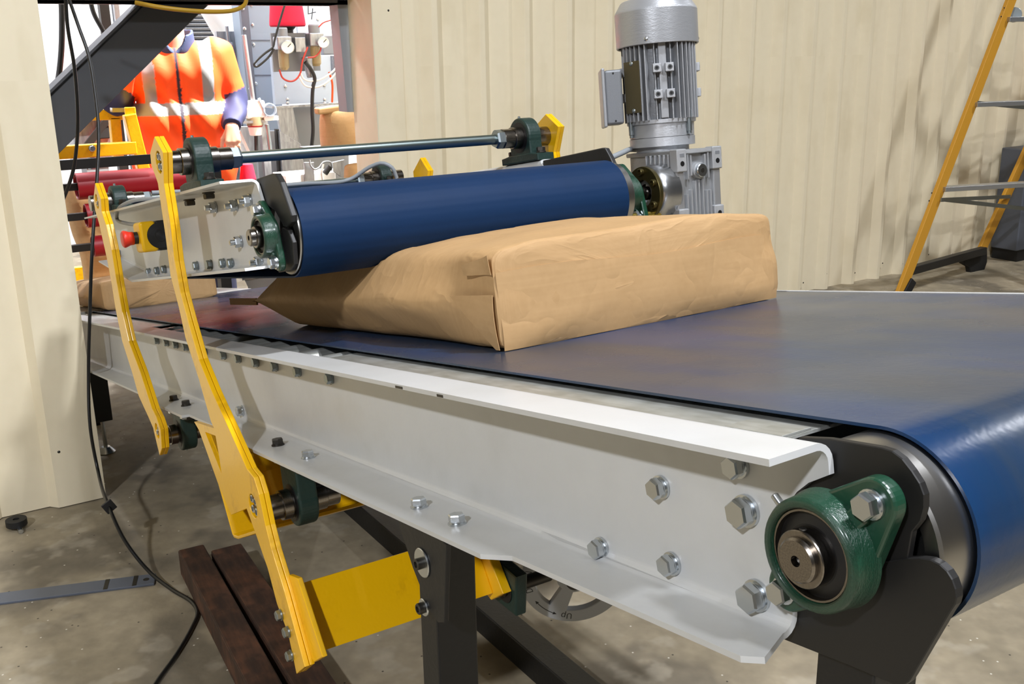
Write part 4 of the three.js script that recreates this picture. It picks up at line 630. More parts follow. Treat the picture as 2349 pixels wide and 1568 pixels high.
{
  const s0 = -1.036, sk = thing('paper_sack', 'brown kraft paper sack coming out from under the blue press roller', 'sack', C(-1.5, HB, 1.05));
  const axis = V(0, AY, AZ), rs = sOf(axis), rh = hOf(axis) - HB, R = PR + 0.0045;
  const slope = Math.atan2(dirP.y, dirP.z) , sink = s => { const d = s - rs; if (d > R) return 9; if (d > -0.015) return rh - Math.sqrt(Math.max(0, R * R - d * d)); const under = axis.clone().addScaledVector(dirP, 0).addScaledVector(V(0, dirP.z, -dirP.y).multiplyScalar(1), R); return rh - R + (d) * 0.018; };
  add(sk, 'body', sackGeometry({ s0, s1: -2.20, xn: 0.768, xf: 1.352, H: 0.160, pinch: 0.80, bulge: 0.02, sink, seedv: 3 }), M.paper);
  // block-bottom flap: a sheet folded up over the end, its top edge free
  const flap = (pts, t, nm) => { const n = 26, m = 8, pos = [], ix = []; for (let j = 0; j <= m; j++) for (let i = 0; i <= n; i++) { const u = i / n, v = j / m, p = pts(u, v); pos.push(p.x, p.y, p.z); }
    for (let j = 0; j < m; j++) for (let i = 0; i < n; i++) { const a = j * (n + 1) + i, b = a + 1, c = b + n + 1, d = a + n + 1; ix.push(a, b, c, a, c, d); }
    const off = pos.length / 3; for (let k = 0; k < off; k++) { const p = V(pos[3 * k], pos[3 * k + 1], pos[3 * k + 2]).addScaledVector(t, 1); pos.push(p.x, p.y, p.z); } const q = ix.length; for (let k = 0; k < q; k += 3) ix.push(ix[k] + off, ix[k + 2] + off, ix[k + 1] + off);
    const rim = []; for (let i = 0; i < n; i++) rim.push([i, i + 1]); for (let j = 0; j < m; j++) rim.push([j * (n + 1) + n, (j + 1) * (n + 1) + n]); for (let i = n; i > 0; i--) rim.push([m * (n + 1) + i, m * (n + 1) + i - 1]); for (let j = m; j > 0; j--) rim.push([j * (n + 1), (j - 1) * (n + 1)]);
    for (const [a, b] of rim) ix.push(a, a + off, b + off, a, b + off, b);
    const g = new THREE.BufferGeometry(); g.setAttribute('position', new THREE.Float32BufferAttribute(pos, 3)); g.setIndex(ix); return add(sk, nm, soft(g, 0.5), M.paper); };
  const bulgeAt = (u, v) => { const a = Math.abs(2 * u - 1), b = Math.abs(2 * v - 1), q = Math.max(a, b); return 0.0135 * (1 - Math.pow(q, 3.2) * 0.96); };
  flap((u, v) => { const x = 0.7715 + (1.348 - 0.7715) * u, top = 0.122 - 0.006 * u + 0.004 * Math.sin(u * 9), h = 0.004 + (top - 0.004) * v; return C(s0 + 0.0022 + bulgeAt(u, h / 0.16) + noise3(x * 6 + 3, s0 * 6, h * 8) * 0.009 * 1.3 * sm(0, 0.03, h) + noise3(x * 14, 2, h * 16) * 0.002, HB + h, x); }, SV.clone().multiplyScalar(0.0011), 'end_flap');
  // corner folds on the near side: an upper tab and a lower triangle
  flap((u, v) => { const s = s0 + 0.001 - 0.075 * u, h = 0.120 + 0.030 * v * (1 - 0.45 * u); return C(s, HB + h, 0.7645 - 0.003 * v + 0.004 * Math.sin(u * 5)); }, V(-0.001, 0, 0), 'corner_fold');
  flap((u, v) => { const s = s0 + 0.0005 - 0.105 * u * (0.1 + 0.9 * v), h = 0.006 + 0.084 * v; return C(s, HB + h, 0.7655 - 0.004 * Math.sin(v * 2.6) * (1 - 0.3 * u) - 0.016 * u * v); }, V(-0.001, 0, 0), 'corner_fold');
  // sewn end: crepe tape with its loose tail
  add(sk, 'sewing_tape', [boxC(-2.215, -2.185, HB + 0.055, HB + 0.0595, 0.765, 1.335, 0.001)], M.paperDark);
  add(sk, 'tape_tail', bar(C(-2.20, HB + 0.058, 0.772), C(-2.385, HB + 0.057, 0.760), 0.004, 0.017, HV), M.paperDark);
  // second sack, further back on the belt
  const b = thing('paper_sack', 'brown kraft paper sack further back on the belt, behind the yellow swing arms', 'sack', C(-4.05, HB, 0.9));
  add(b, 'body', sackGeometry({ s0: -3.80, s1: -4.75, xn: 0.69, xf: 1.12, H: 0.115, pinch: 0.86, bulge: 0.02, seedv: 9 }), M.paper);
  add(b, 'sewing_tape', [boxC(-4.765, -4.735, HB + 0.042, HB + 0.046, 0.70, 1.11, 0.001)], M.paperDark);
}
// infeed table behind the conveyor, on which that sack still rests with its tail
{
  const t = thing('infeed_table', 'grey steel infeed table behind the belt conveyor', 'table', V(0.98, 0, -4.75));
  add(t, 'table_top', boxC(-4.80, -4.10, HB - 0.012, HB - 0.001, 0.62, 1.35), M.galv);
  for (const x of [0.66, 1.30]) for (const s of [-4.2, -4.72]) { const p = C(s, HB - 0.012, x); add(t, 'leg', box(x - 0.02, x + 0.02, 0, p.y, p.z - 0.02, p.z + 0.02), M.black); }
}
// ---------------------------------------------------------------- things on the floor and the ladder
{
  const tb = (xa, za, xb, zb, w, h, label) => { const L = Math.hypot(xb - xa, zb - za), g = new RoundedBoxGeometry(w, h, L, 3, 0.006), p = g.attributes.position; boxUV(g); g.rotateY(Math.atan2(xb - xa, zb - za)); g.translate((xa + xb) / 2, h / 2, (za + zb) / 2); return solo('timber_beam', g, M.wood, label, 'timber'); };
  tb(0.648, -2.846, 0.556, -1.35, 0.076, 0.082, 'reddish brown timber beam on the floor, the one beside the black cable');
  tb(0.740, -2.80, 0.668, -1.35, 0.092, 0.076, 'reddish brown timber beam on the floor, the one under the yellow cross plate');
  // flat grey bar on the floor
  const a = onY(-120, 1388, 0.004), b = onY(356, 1328, 0.004), fb = thing('flat_bar', 'flat grey steel bar with worn end lying on the concrete', 'steel bar', V((a.x + b.x) / 2, 0, (a.z + b.z) / 2));
  add(fb, 'bar', bar(a.clone().setY(0.004), b.clone().setY(0.004), 0.062, 0.007, YP, 0.001), M.strap);
  const d = b.clone().sub(a).normalize(); for (const k of [0.05, 0.13]) { const q = b.clone().addScaledVector(d, -k); add(fb, 'worn_band', bar(q.clone().setY(0.0078), q.clone().addScaledVector(d, -0.012).setY(0.0078), 0.060, 0.0012, YP), M.oxide); }
  add(fb, 'hole', cyl(b.clone().addScaledVector(d, -0.025).setY(0.0068), b.clone().addScaledVector(d, -0.025).setY(0.0080), 0.009, 16, 0.0002), M.oxide);
  // rubber machine foot
  const f = onY(37, 1196, 0.02), rf = thing('rubber_foot', 'round black rubber machine foot lying by the cream wall', 'foot', V(f.x, 0, f.z + 0.01));
  add(rf, 'pad', ring(V(f.x, 0.012, f.z + 0.01), V(f.x, 0.034, f.z + 0.01), 0.010, 0.033, 28), M.rubber); add(rf, 'core', cyl(V(f.x, 0.01, f.z + 0.01), V(f.x, 0.029, f.z + 0.01), 0.011, 16), M.oxide);
  add(rf, 'stud', cyl(V(f.x + 0.005, 0.008, f.z + 0.035), V(f.x + 0.005, 0.008, f.z + 0.062), 0.008, 12), M.zinc);
  // black cable down from the header, in front of the wall edge, to the floor
  const pts = [onZ(152, -20, -3.75), onZ(180, 60, -3.73), onZ(204, 130, -3.70), onZ(219, 220, -3.66), onZ(226, 300, -3.62), onZ(223, 400, -3.56), onZ(216, 500, -3.50), onZ(210, 600, -3.47), onZ(206, 720, -3.46), onZ(203, 850, -3.45), onZ(207, 980, -3.40), onZ(225, 1080, -3.36), onY(249, 1160, 0.17), onY(288, 1242, 0.095), onY(342, 1310, 0.03)];
  pts.push(onY(395, 1352, 0.008), onY(440, 1380, 0.006), onY(453, 1405, 0.006), onY(440, 1440, 0.006), onY(405, 1500, 0.006), onY(362, 1560, 0.006), onY(330, 1610, 0.006));
  const ca = thing('black_cable', 'black cable hanging before the cream wall edge and curling across the floor', 'cable', V(pts[16].x, 0, pts[16].z));
  add(ca, 'sheath', tube(pts, 0.0056, 10, 160), M.cable);
  const cb = onY(250, 1161, 0.17); { const g = new RoundedBoxGeometry(0.034, 0.034, 0.012, 2, 0.002); g.rotateZ(0.5); g.rotateX(-0.2); g.translate(cb.x, cb.y, cb.z); add(ca, 'cable_clip', g, M.blackSatin); }
  solo('hanging_cable', tube([onZ(150, -20, -4.05), onZ(155, 60, -4.05), onZ(170, 150, -4.05), onZ(178, 250, -4.05), onZ(177, 320, -4.06), onZ(168, 390, -4.08), onZ(152, 440, -4.1), onZ(135, 480, -4.12)], 0.0065, 10, 60), M.cable, 'thin black cable hanging before the dark diagonal beam and bending away to the wall', 'cable');
  solo('hanging_cable', tube([onZ(140, -20, -5.1), onZ(142, 40, -5.1), onZ(141, 110, -5.1), onZ(136, 165, -5.1), onZ(130, 200, -5.12)], 0.013, 10, 40), M.cable, 'thick black cable hanging against the white wall behind the diagonal beam', 'cable');
  solo('hanging_cable', tube([onZ(203, -20, -5.3), onZ(215, 30, -5.3), onZ(236, 70, -5.3), onZ(250, 100, -5.3)], 0.011, 10, 30), M.cable, 'black cable slanting across the white wall to the top of the diagonal beam', 'cable');
  solo('yellow_hose', tube([onZ(310, 6, -4.20), onZ(370, 17, -4.16), onZ(430, 24, -4.15), onZ(490, 27, -4.16), onZ(535, 24, -4.2), onZ(560, 12, -4.25), onZ(566, -10, -4.35)], 0.0085, 10, 60), M.hoseYellow, 'sagging yellow air hose under the dark header', 'hose');
}
// step ladder by the right wall
{
  const z = -3.86, lad = thing('step_ladder', 'orange fibreglass step ladder with grey treads and black feet beside the cream sheet wall', 'ladder', V(5.6, 0, z));
  const P = (px, py, zz) => onZ(px, py, zz), rail = (a, b, nm = 'rail') => add(lad, nm, bar(a, b, 0.026, 0.075, V(1, 0, 0), 0.004), M.ladder);
  const foot = P(2068, 664, -3.80), top = P(2322, -8, -3.80), d = top.clone().sub(foot), f0 = foot.clone().addScaledVector(d, -0.012 - 0.04 / 1.7);
  rail(f0, foot.clone().addScaledVector(d, 1.55));
  const e = P(2248, 580, -4.02), g = P(2349, 360, -4.02), dd = g.clone().sub(e); rail(e.clone().addScaledVector(dd, -0.12), e.clone().addScaledVector(dd, 3.2));
  const on = (t) => foot.clone().addScaledVector(d, t), on2 = y => e.clone().addScaledVector(dd, (y - e.y) / dd.y), onF = y => foot.clone().addScaledVector(d, (y - foot.y) / d.y);
  // treads between the near front rail and a second front rail standing to the right
  const off = V(0.95, 0, 0.30); rail(f0.clone().add(off), foot.clone().addScaledVector(d, 1.55).add(off)); const off2 = V(0.93, 0, 0.30); rail(e.clone().addScaledVector(dd, -0.12).add(off2), e.clone().addScaledVector(dd, 3.2).add(off2));
  for (const y of [0.64, 1.13, 1.62]) add(lad, 'tread', bar(onF(y).add(V(0.02, 0, 0)), onF(y).add(off), 0.075, 0.028, YP, 0.003), M.alu);
  for (const y of [0.64, 1.2]) add(lad, 'spreader', bar(onF(y - 0.06).add(V(0.01, 0, 0.03)), on2(y - 0.16).add(V(0, 0, 0.03)), 0.006, 0.024, YP), M.zincDull);
  add(lad, 'rear_brace', bar(P(2170, 458, -3.84), P(2349, 478, -3.9), 0.02, 0.026, YP, 0.003), M.zincDull);
  add(lad, 'base_brace', bar(P(2082, 622, -3.83), P(2256, 574, -3.98), 0.05, 0.05, YP, 0.006), M.blackSatin);
  add(lad, 'foot', bar(foot.clone().addScaledVector(d, -0.035).add(V(0.03, 0, 0)), foot.clone().addScaledVector(d, 0.03).add(V(0.06, 0, 0)), 0.05, 0.06, V(1, 0, 0), 0.006), M.rubber);
  add(lad, 'rear_foot', [plateZ(trZ([[2210, 588], [2262, 572], [2262, 600], [2248, 640], [2228, 650], [2222, 612], [2208, 604]], -4.0), -4.03, -3.99, { bevel: 0.004 })], M.rubber);
  for (const q of [[2303, 18], [2296, 38], [2137, 442], [2131, 460]]) put(lad, 'rivet', G.rivet, M.oxide, P(q[0], q[1], -3.79).add(V(-0.004, 0, 0.004)), V(-0.3, 0, 1));
  add(lad, 'hinge_plate', cyl(P(2326, 34, -3.83), P(2326, 34, -3.845), 0.045, 20), M.zincDull);
  const cb = thing('floor_cabinet', 'dark grey cabinet edge standing on the floor beyond the ladder', 'cabinet', V(7.1, 0, -4.05));
  const p = P(2318, 560, -4.05); add(cb, 'body', box(p.x, p.x + 0.8, 0.08, p.y + 0.66, -4.2, -4.0, 0.01), M.strap); add(cb, 'plinth', box(p.x + 0.03, p.x + 0.78, 0, 0.08, -4.2, -4.01), M.rubber);
}
// ---------------------------------------------------------------- surface of a distance field (surface nets)
function netMesh(sdf, lo, hi, cell, paint) {
  const n = [0, 1, 2].map(i => Math.ceil((hi[i] - lo[i]) / cell) + 1), F = new Float32Array(n[0] * n[1] * n[2]), at = (i, j, k) => i + n[0] * (j + n[1] * k);
  for (let k = 0; k < n[2]; k++) for (let j = 0; j < n[1]; j++) for (let i = 0; i < n[0]; i++) F[at(i, j, k)] = sdf(lo[0] + i * cell, lo[1] + j * cell, lo[2] + k * cell);
  const idx = new Int32Array(F.length).fill(-1), pos = [], col = [], ix = [];
  for (let k = 0; k < n[2] - 1; k++) for (let j = 0; j < n[1] - 1; j++) for (let i = 0; i < n[0] - 1; i++) {
    let m = 0, x = 0, y = 0, z = 0, c = 0; const v = [];
    for (let q = 0; q < 8; q++) { const f = F[at(i + (q & 1), j + (q >> 1 & 1), k + (q >> 2))]; v.push(f); if (f < 0) m |= 1 << q; }
    if (m === 0 || m === 255) continue;
    for (let a = 0; a < 8; a++) for (const b of [a ^ 1, a ^ 2, a ^ 4]) if (b > a && (v[a] < 0) !== (v[b] < 0)) { const t = v[a] / (v[a] - v[b]); x += (a & 1) + t * ((b & 1) - (a & 1)); y += (a >> 1 & 1) + t * ((b >> 1 & 1) - (a >> 1 & 1)); z += (a >> 2) + t * ((b >> 2) - (a >> 2)); c++; }
    idx[at(i, j, k)] = pos.length / 3; const p = [lo[0] + (i + x / c) * cell, lo[1] + (j + y / c) * cell, lo[2] + (k + z / c) * cell]; pos.push(...p); if (paint) col.push(...paint(p[0], p[1], p[2]));
  }
  for (let k = 1; k < n[2] - 1; k++) for (let j = 1; j < n[1] - 1; j++) for (let i = 1; i < n[0] - 1; i++) {
    const f = F[at(i, j, k)] < 0;
    const q = (a, b, c, d, flip) => { const A = idx[a], B = idx[b], Cc = idx[c], D = idx[d]; if (A < 0 || B < 0 || Cc < 0 || D < 0) return; flip ? ix.push(A, B, Cc, A, Cc, D) : ix.push(A, Cc, B, A, D, Cc); };
    if (f !== (F[at(i + 1, j, k)] < 0)) q(at(i, j, k), at(i, j - 1, k), at(i, j - 1, k - 1), at(i, j, k - 1), !f);
    if (f !== (F[at(i, j + 1, k)] < 0)) q(at(i, j, k), at(i, j, k - 1), at(i - 1, j, k - 1), at(i - 1, j, k), !f);
    if (f !== (F[at(i, j, k + 1)] < 0)) q(at(i, j, k), at(i - 1, j, k), at(i - 1, j - 1, k), at(i, j - 1, k), !f);
  }
  const g = new THREE.BufferGeometry(); g.setAttribute('position', new THREE.Float32BufferAttribute(pos, 3)); if (paint) g.setAttribute('color', new THREE.Float32BufferAttribute(col, 3)); g.setIndex(ix); g.computeVertexNormals();
  // faces must look outwards
  g.computeBoundingBox(); let vol = 0; for (let t = 0; t < ix.length; t += 3) { const a = 3 * ix[t], b = 3 * ix[t + 1], c = 3 * ix[t + 2]; vol += pos[a] * (pos[b + 1] * pos[c + 2] - pos[b + 2] * pos[c + 1]) - pos[a + 1] * (pos[b] * pos[c + 2] - pos[b + 2] * pos[c]) + pos[a + 2] * (pos[b] * pos[c + 1] - pos[b + 1] * pos[c]); }
  if (vol < 0) { for (let t = 0; t < ix.length; t += 3) { const q = ix[t]; ix[t] = ix[t + 1]; ix[t + 1] = q; } g.setIndex(ix); g.computeVertexNormals(); }
  return boxUV(g);
}
const cap = (a, b, r0, r1) => { const d = [b[0] - a[0], b[1] - a[1], b[2] - a[2]], L = d[0] * d[0] + d[1] * d[1] + d[2] * d[2] || 1e-9; return (x, y, z) => { const u = x - a[0], v = y - a[1], w = z - a[2], t = Math.max(0, Math.min(1, (u * d[0] + v * d[1] + w * d[2]) / L)); return Math.hypot(u - d[0] * t, v - d[1] * t, w - d[2] * t) - (r0 + (r1 - r0) * t); }; };
const ell = (c, r) => (x, y, z) => { const u = (x - c[0]) / r[0], v = (y - c[1]) / r[1], w = (z - c[2]) / r[2], k = Math.hypot(u, v, w); return (k - 1) * Math.min(r[0], r[1], r[2]); };
const join = (list, k) => (x, y, z) => { let d = list[0](x, y, z); for (let i = 1; i < list.length; i++) { const e = list[i](x, y, z), h = Math.max(k - Math.abs(d - e), 0) / k; d = Math.min(d, e) - h * h * k * 0.25; } return d; };
// ---------------------------------------------------------------- the person
{
  // joints in the person's own frame: feet at y = 0, facing +z, left hand at +x
  const J = { neck: [0, 1.56, 0.0], shL: [0.205, 1.50, -0.01], shR: [-0.205, 1.50, -0.01], elL: [0.275, 1.275, -0.03], elR: [-0.29, 1.28, 0.02], wrL: [0.225, 1.15, 0.19], wrR: [-0.24, 1.42, 0.22] };
  const person = thing('person', 'person in an orange high visibility jacket with silver tape and navy cuffs, one hand lowered', 'person', V(1.395, 0, -5.28)); person.rotation.y = -0.20; 
  const here = (name, g, mat) => { const m = new THREE.Mesh(g, mat); m.name = name; m.castShadow = m.receiveShadow = true; person.add(m); return m; };
  const hand = (w, dir, side, n, curl) => {           // wrist, pointing direction, thumb side, back-of-hand normal
    const a = (o, u, s, b) => [o[0] + dir[0] * u + side[0] * s + n[0] * b, o[1] + dir[1] * u + side[1] * s + n[1] * b, o[2] + dir[2] * u + side[2] * s + n[2] * b], L = [];
    const palm = join([cap(a(w, 0, 0.012, 0), a(w, 0.075, 0.026, 0), 0.022, 0.016), cap(a(w, 0, -0.010, 0), a(w, 0.072, -0.022, 0), 0.021, 0.015), cap(a(w, 0.01, 0, 0), a(w, 0.078, 0, 0), 0.022, 0.016)], 0.014);
    const fing = []; [[0.030, 0.070, 1], [0.011, 0.078, 1.02], [-0.009, 0.072, 1], [-0.027, 0.056, 0.9]].forEach(([s, len, k]) => { let p = a(w, 0.076, s * 0.85, 0), c = 0; for (let q = 0; q < 3; q++) { c += curl; const l = len * [0.45, 0.32, 0.23][q], e = a(p, l * Math.cos(c), s * 0.06, -l * Math.sin(c)); fing.push(cap(p, e, 0.0098 * k - q * 0.0008, 0.0092 * k - q * 0.0009)); p = e; } });
    let p = a(w, 0.018, 0.024, -0.004); const t1 = a(p, 0.034, 0.022, -0.014), t2 = a(t1, 0.032, 0.006, -0.010); fing.push(cap(p, t1, 0.0135, 0.0112), cap(t1, t2, 0.0112, 0.0088));
    const fj = fing.map(f => f); return (x, y, z) => { let d = palm(x, y, z); for (const f of fj) { const e = f(x, y, z), k = 0.006, h = Math.max(k - Math.abs(d - e), 0) / k; d = Math.min(d, e) - h * h * k * 0.25; } return d; }; };
  const skin = std({ color: 0xd59a80, roughness: 0.55 }), unit = v => { const l = Math.hypot(...v); return v.map(x => x / l); };
  const hL = hand(J.wrL, unit([-0.05, -0.86, 0.42]), unit([-0.95, -0.05, -0.1]), unit([0.1, 0.42, 0.9]), 0.22), hR = hand(J.wrR, unit([0.35, 0.55, 0.75]), unit([0.75, 0.3, -0.5]), unit([-0.5, 0.78, -0.35]), 0.3);
  const head = join([ell([0, 1.735, 0.018], [0.077, 0.112, 0.096]), ell([0, 1.665, 0.045], [0.052, 0.058, 0.062]), cap([0, 1.49, -0.012], [0, 1.65, 0.0], 0.060, 0.055), ell([0, 1.715, 0.118], [0.013, 0.026, 0.018]), ell([0.079, 1.72, 0.01], [0.010, 0.030, 0.018]), ell([-0.079, 1.72, 0.01], [0.010, 0.030, 0.018]), ell([0, 1.672, 0.103], [0.024, 0.006, 0.010])], 0.018);
  const arms = [cap(J.shL, J.elL, 0.048, 0.040), cap(J.elL, J.wrL, 0.040, 0.025), cap(J.shR, J.elR, 0.048, 0.040), cap(J.elR, J.wrR, 0.040, 0.025)];
  const torso = [cap([-0.10, 1.38, 0], [0.10, 1.38, 0], 0.11, 0.11), cap([-0.07, 1.1, 0.01], [0.07, 1.1, 0.01], 0.115, 0.115), cap([-0.08, 0.95, 0], [0.08, 0.95, 0], 0.12, 0.12), cap([0.09, 0.9, 0], [0.11, 0.50, 0.01], 0.082, 0.055), cap([0.11, 0.5, 0.01], [0.12, 0.09, -0.02], 0.055, 0.036), cap([-0.09, 0.9, 0], [-0.11, 0.50, 0.01], 0.082, 0.055), cap([-0.11, 0.5, 0.01], [-0.12, 0.09, -0.02], 0.055, 0.036)];
  // body: torso and limbs on a coarse grid, head and each hand on fine ones, merged
  const trunk = join(torso.concat(arms, [cap([0, 1.45, -0.01], [0, 1.58, 0], 0.062, 0.056)]), 0.05);
  const B = (c, r) => [c.map(v => v - r), c.map(v => v + r)];
  const gL = netMesh(hL, J.wrL.map((v, i) => v - [0.1, 0.2, 0.08][i]), J.wrL.map((v, i) => v + [0.08, 0.05, 0.2][i]), 0.0035), gR = netMesh(hR, J.wrR.map((v, i) => v - [0.1, 0.08, 0.08][i]), J.wrR.map((v, i) => v + [0.16, 0.2, 0.2][i]), 0.0045);
  here('body', merge([netMesh(trunk, [-0.42, 0.02, -0.2], [0.42, 1.62, 0.32], 0.014), netMesh(head, [-0.12, 1.46, -0.12], [0.12, 1.88, 0.17], 0.005), gL, gR]), skin);
  for (const e of [-1, 1]) { const ey = here('eye', new THREE.SphereGeometry(0.0115, 14, 10), std({ color: 0xf2eee8, roughness: 0.2 })); ey.position.set(e * 0.031, 1.742, 0.099); const ir = new THREE.Mesh(new THREE.SphereGeometry(0.006, 10, 8), std({ color: 0x3a2a1c, roughness: 0.2 })); ir.name = 'iris'; ir.position.set(0, 0, 0.0072); ey.add(ir); }
  here('hair', netMesh((x, y, z) => Math.max(ell([0, 1.752, 0.005], [0.084, 0.115, 0.102])(x, y, z), -(y - 1.745 - 0.9 * Math.max(0, z - 0.02) + 0.55 * Math.max(0, -z))), [-0.12, 1.6, -0.13], [0.12, 1.9, 0.15], 0.006), std({ color: 0x4a3a2c, roughness: 0.8 }));
  // jacket: looser than the body, silver tape, navy collar and cuffs
  const fold = (x, y, z) => 0.006 * Math.sin(34 * y + 9 * Math.sin(7 * x + 2 * z) + 5 * x) * sm(1.45, 1.25, y) + 0.004 * Math.sin(60 * x + 20 * y) + 0.005 * noise3(x * 14, y * 14, z * 14);
  const jk = join([cap([-0.105, 1.40, -0.005], [0.105, 1.40, -0.005], 0.132, 0.132), cap([-0.10, 1.18, 0.012], [0.10, 1.18, 0.012], 0.140, 0.140), cap([-0.10, 0.98, 0.012], [0.10, 0.98, 0.012], 0.142, 0.142), cap([-0.10, 0.90, 0.01], [0.10, 0.90, 0.01], 0.145, 0.145), cap([-0.17, 1.485, -0.01], [0.17, 1.485, -0.01], 0.072, 0.072)], 0.07);
  const sl = join([cap(J.shL, J.elL, 0.080, 0.066), cap(J.elL, J.wrL, 0.064, 0.043)], 0.03), sr = join([cap(J.shR, J.elR, 0.080, 0.066), cap(J.elR, J.wrR, 0.064, 0.043)], 0.03);
  const shell = join([jk, sl, sr], 0.035), neckCut = cap([0, 1.50, 0.0], [0, 1.75, 0.03], 0.058, 0.095), vee = cap([0, 1.415, 0.15], [0, 1.64, 0.105], 0.006, 0.078);
  const cuts = (x, y, z) => { const dW = (w, e) => { const d = [w[0] - e[0], w[1] - e[1], w[2] - e[2]], l = Math.hypot(...d); return ((x - w[0]) * d[0] + (y - w[1]) * d[1] + (z - w[2]) * d[2]) / l; }; const nearL = Math.hypot(x - J.wrL[0], y - J.wrL[1], z - J.wrL[2]) < 0.12, nearR = Math.hypot(x - J.wrR[0], y - J.wrR[1], z - J.wrR[2]) < 0.12; return Math.max(-(y - 0.84), nearL ? dW(J.wrL, J.elL) + 0.004 : -1, nearR ? dW(J.wrR, J.elR) + 0.004 : -1, -neckCut(x, y, z), -vee(x, y, z)); };
  const lin = h => { const c = new THREE.Color(h); return [c.r, c.g, c.b]; }, OR = lin(0xff5512), SI = lin(0x8f9296), NV = lin(0x22264f), ZP = lin(0x2a2236);
  const paint = (x, y, z) => { const aL = sl(x, y, z), aR = sr(x, y, z), t = jk(x, y, z); const arm = Math.min(aL, aR) < t - 0.004 && Math.abs(x) > 0.17;
    if (arm) { const e = x > 0 ? J.elL : J.elR, s = x > 0 ? J.shL : J.shR, w = x > 0 ? J.wrL : J.wrR; const u = ((x - s[0]) * (e[0] - s[0]) + (y - s[1]) * (e[1] - s[1]) + (z - s[2]) * (e[2] - s[2])) / ((e[0] - s[0]) ** 2 + (e[1] - s[1]) ** 2 + (e[2] - s[2]) ** 2); if (u > 0.80 || aL > aR && x > 0) return NV; return OR; }
    if (Math.abs(x) < 0.0085 && z > 0.03) return ZP; if (Math.abs(y - 1.24) < 0.029) return SI; if (y > 1.24 && Math.abs(Math.abs(x) - 0.135 - 0.02 * (y - 1.24)) < 0.028) return SI; return OR; };
  const jm = std({ vertexColors: true, roughness: 0.72 });
  here('jacket', netMesh((x, y, z) => Math.max(shell(x, y, z) + fold(x, y, z), cuts(x, y, z)), [-0.46, 0.80, -0.22], [0.46, 1.64, 0.36], 0.0075, paint), jm);
  here('collar', netMesh((x, y, z) => { const o = cap([0, 1.535, -0.004], [0, 1.60, 0.01], 0.105, 0.098)(x, y, z), i = cap([0, 1.44, 0], [0, 1.75, 0.03], 0.072, 0.090)(x, y, z); return Math.max(o, -i, -(y - 1.50 - 0.30 * (0.06 - z) * 0.4), y - 1.615 + 0.35 * Math.max(0, z), -vee(x, y, z)); }, [-0.15, 1.40, -0.15], [0.15, 1.70, 0.16], 0.005), std({ color: 0x2c3a5e, roughness: 0.75 }));
  here('trousers', netMesh(join([cap([-0.085, 0.95, 0], [0.085, 0.95, 0], 0.128, 0.128), cap([0.095, 0.9, 0], [0.115, 0.50, 0.01], 0.102, 0.080), cap([0.115, 0.5, 0.01], [0.125, 0.10, -0.015], 0.080, 0.070), cap([-0.095, 0.9, 0], [-0.115, 0.50, 0.01], 0.102, 0.080), cap([-0.115, 0.5, 0.01], [-0.125, 0.10, -0.015], 0.080, 0.070)], 0.03), [-0.27, 0.0, -0.2], [0.27, 1.1, 0.2], 0.013), std({ color: 0x20243f, roughness: 0.8 }));
  for (const e of [-1, 1]) here('boot', netMesh(join([cap([e * 0.125, 0.05, -0.06], [e * 0.135, 0.04, 0.13], 0.048, 0.040), cap([e * 0.125, 0.05, -0.03], [e * 0.125, 0.16, -0.03], 0.052, 0.055)], 0.03), [e * 0.13 - 0.09, -0.004, -0.14], [e * 0.13 + 0.09, 0.24, 0.2], 0.008), std({ color: 0x2a2018, roughness: 0.7 }));
}
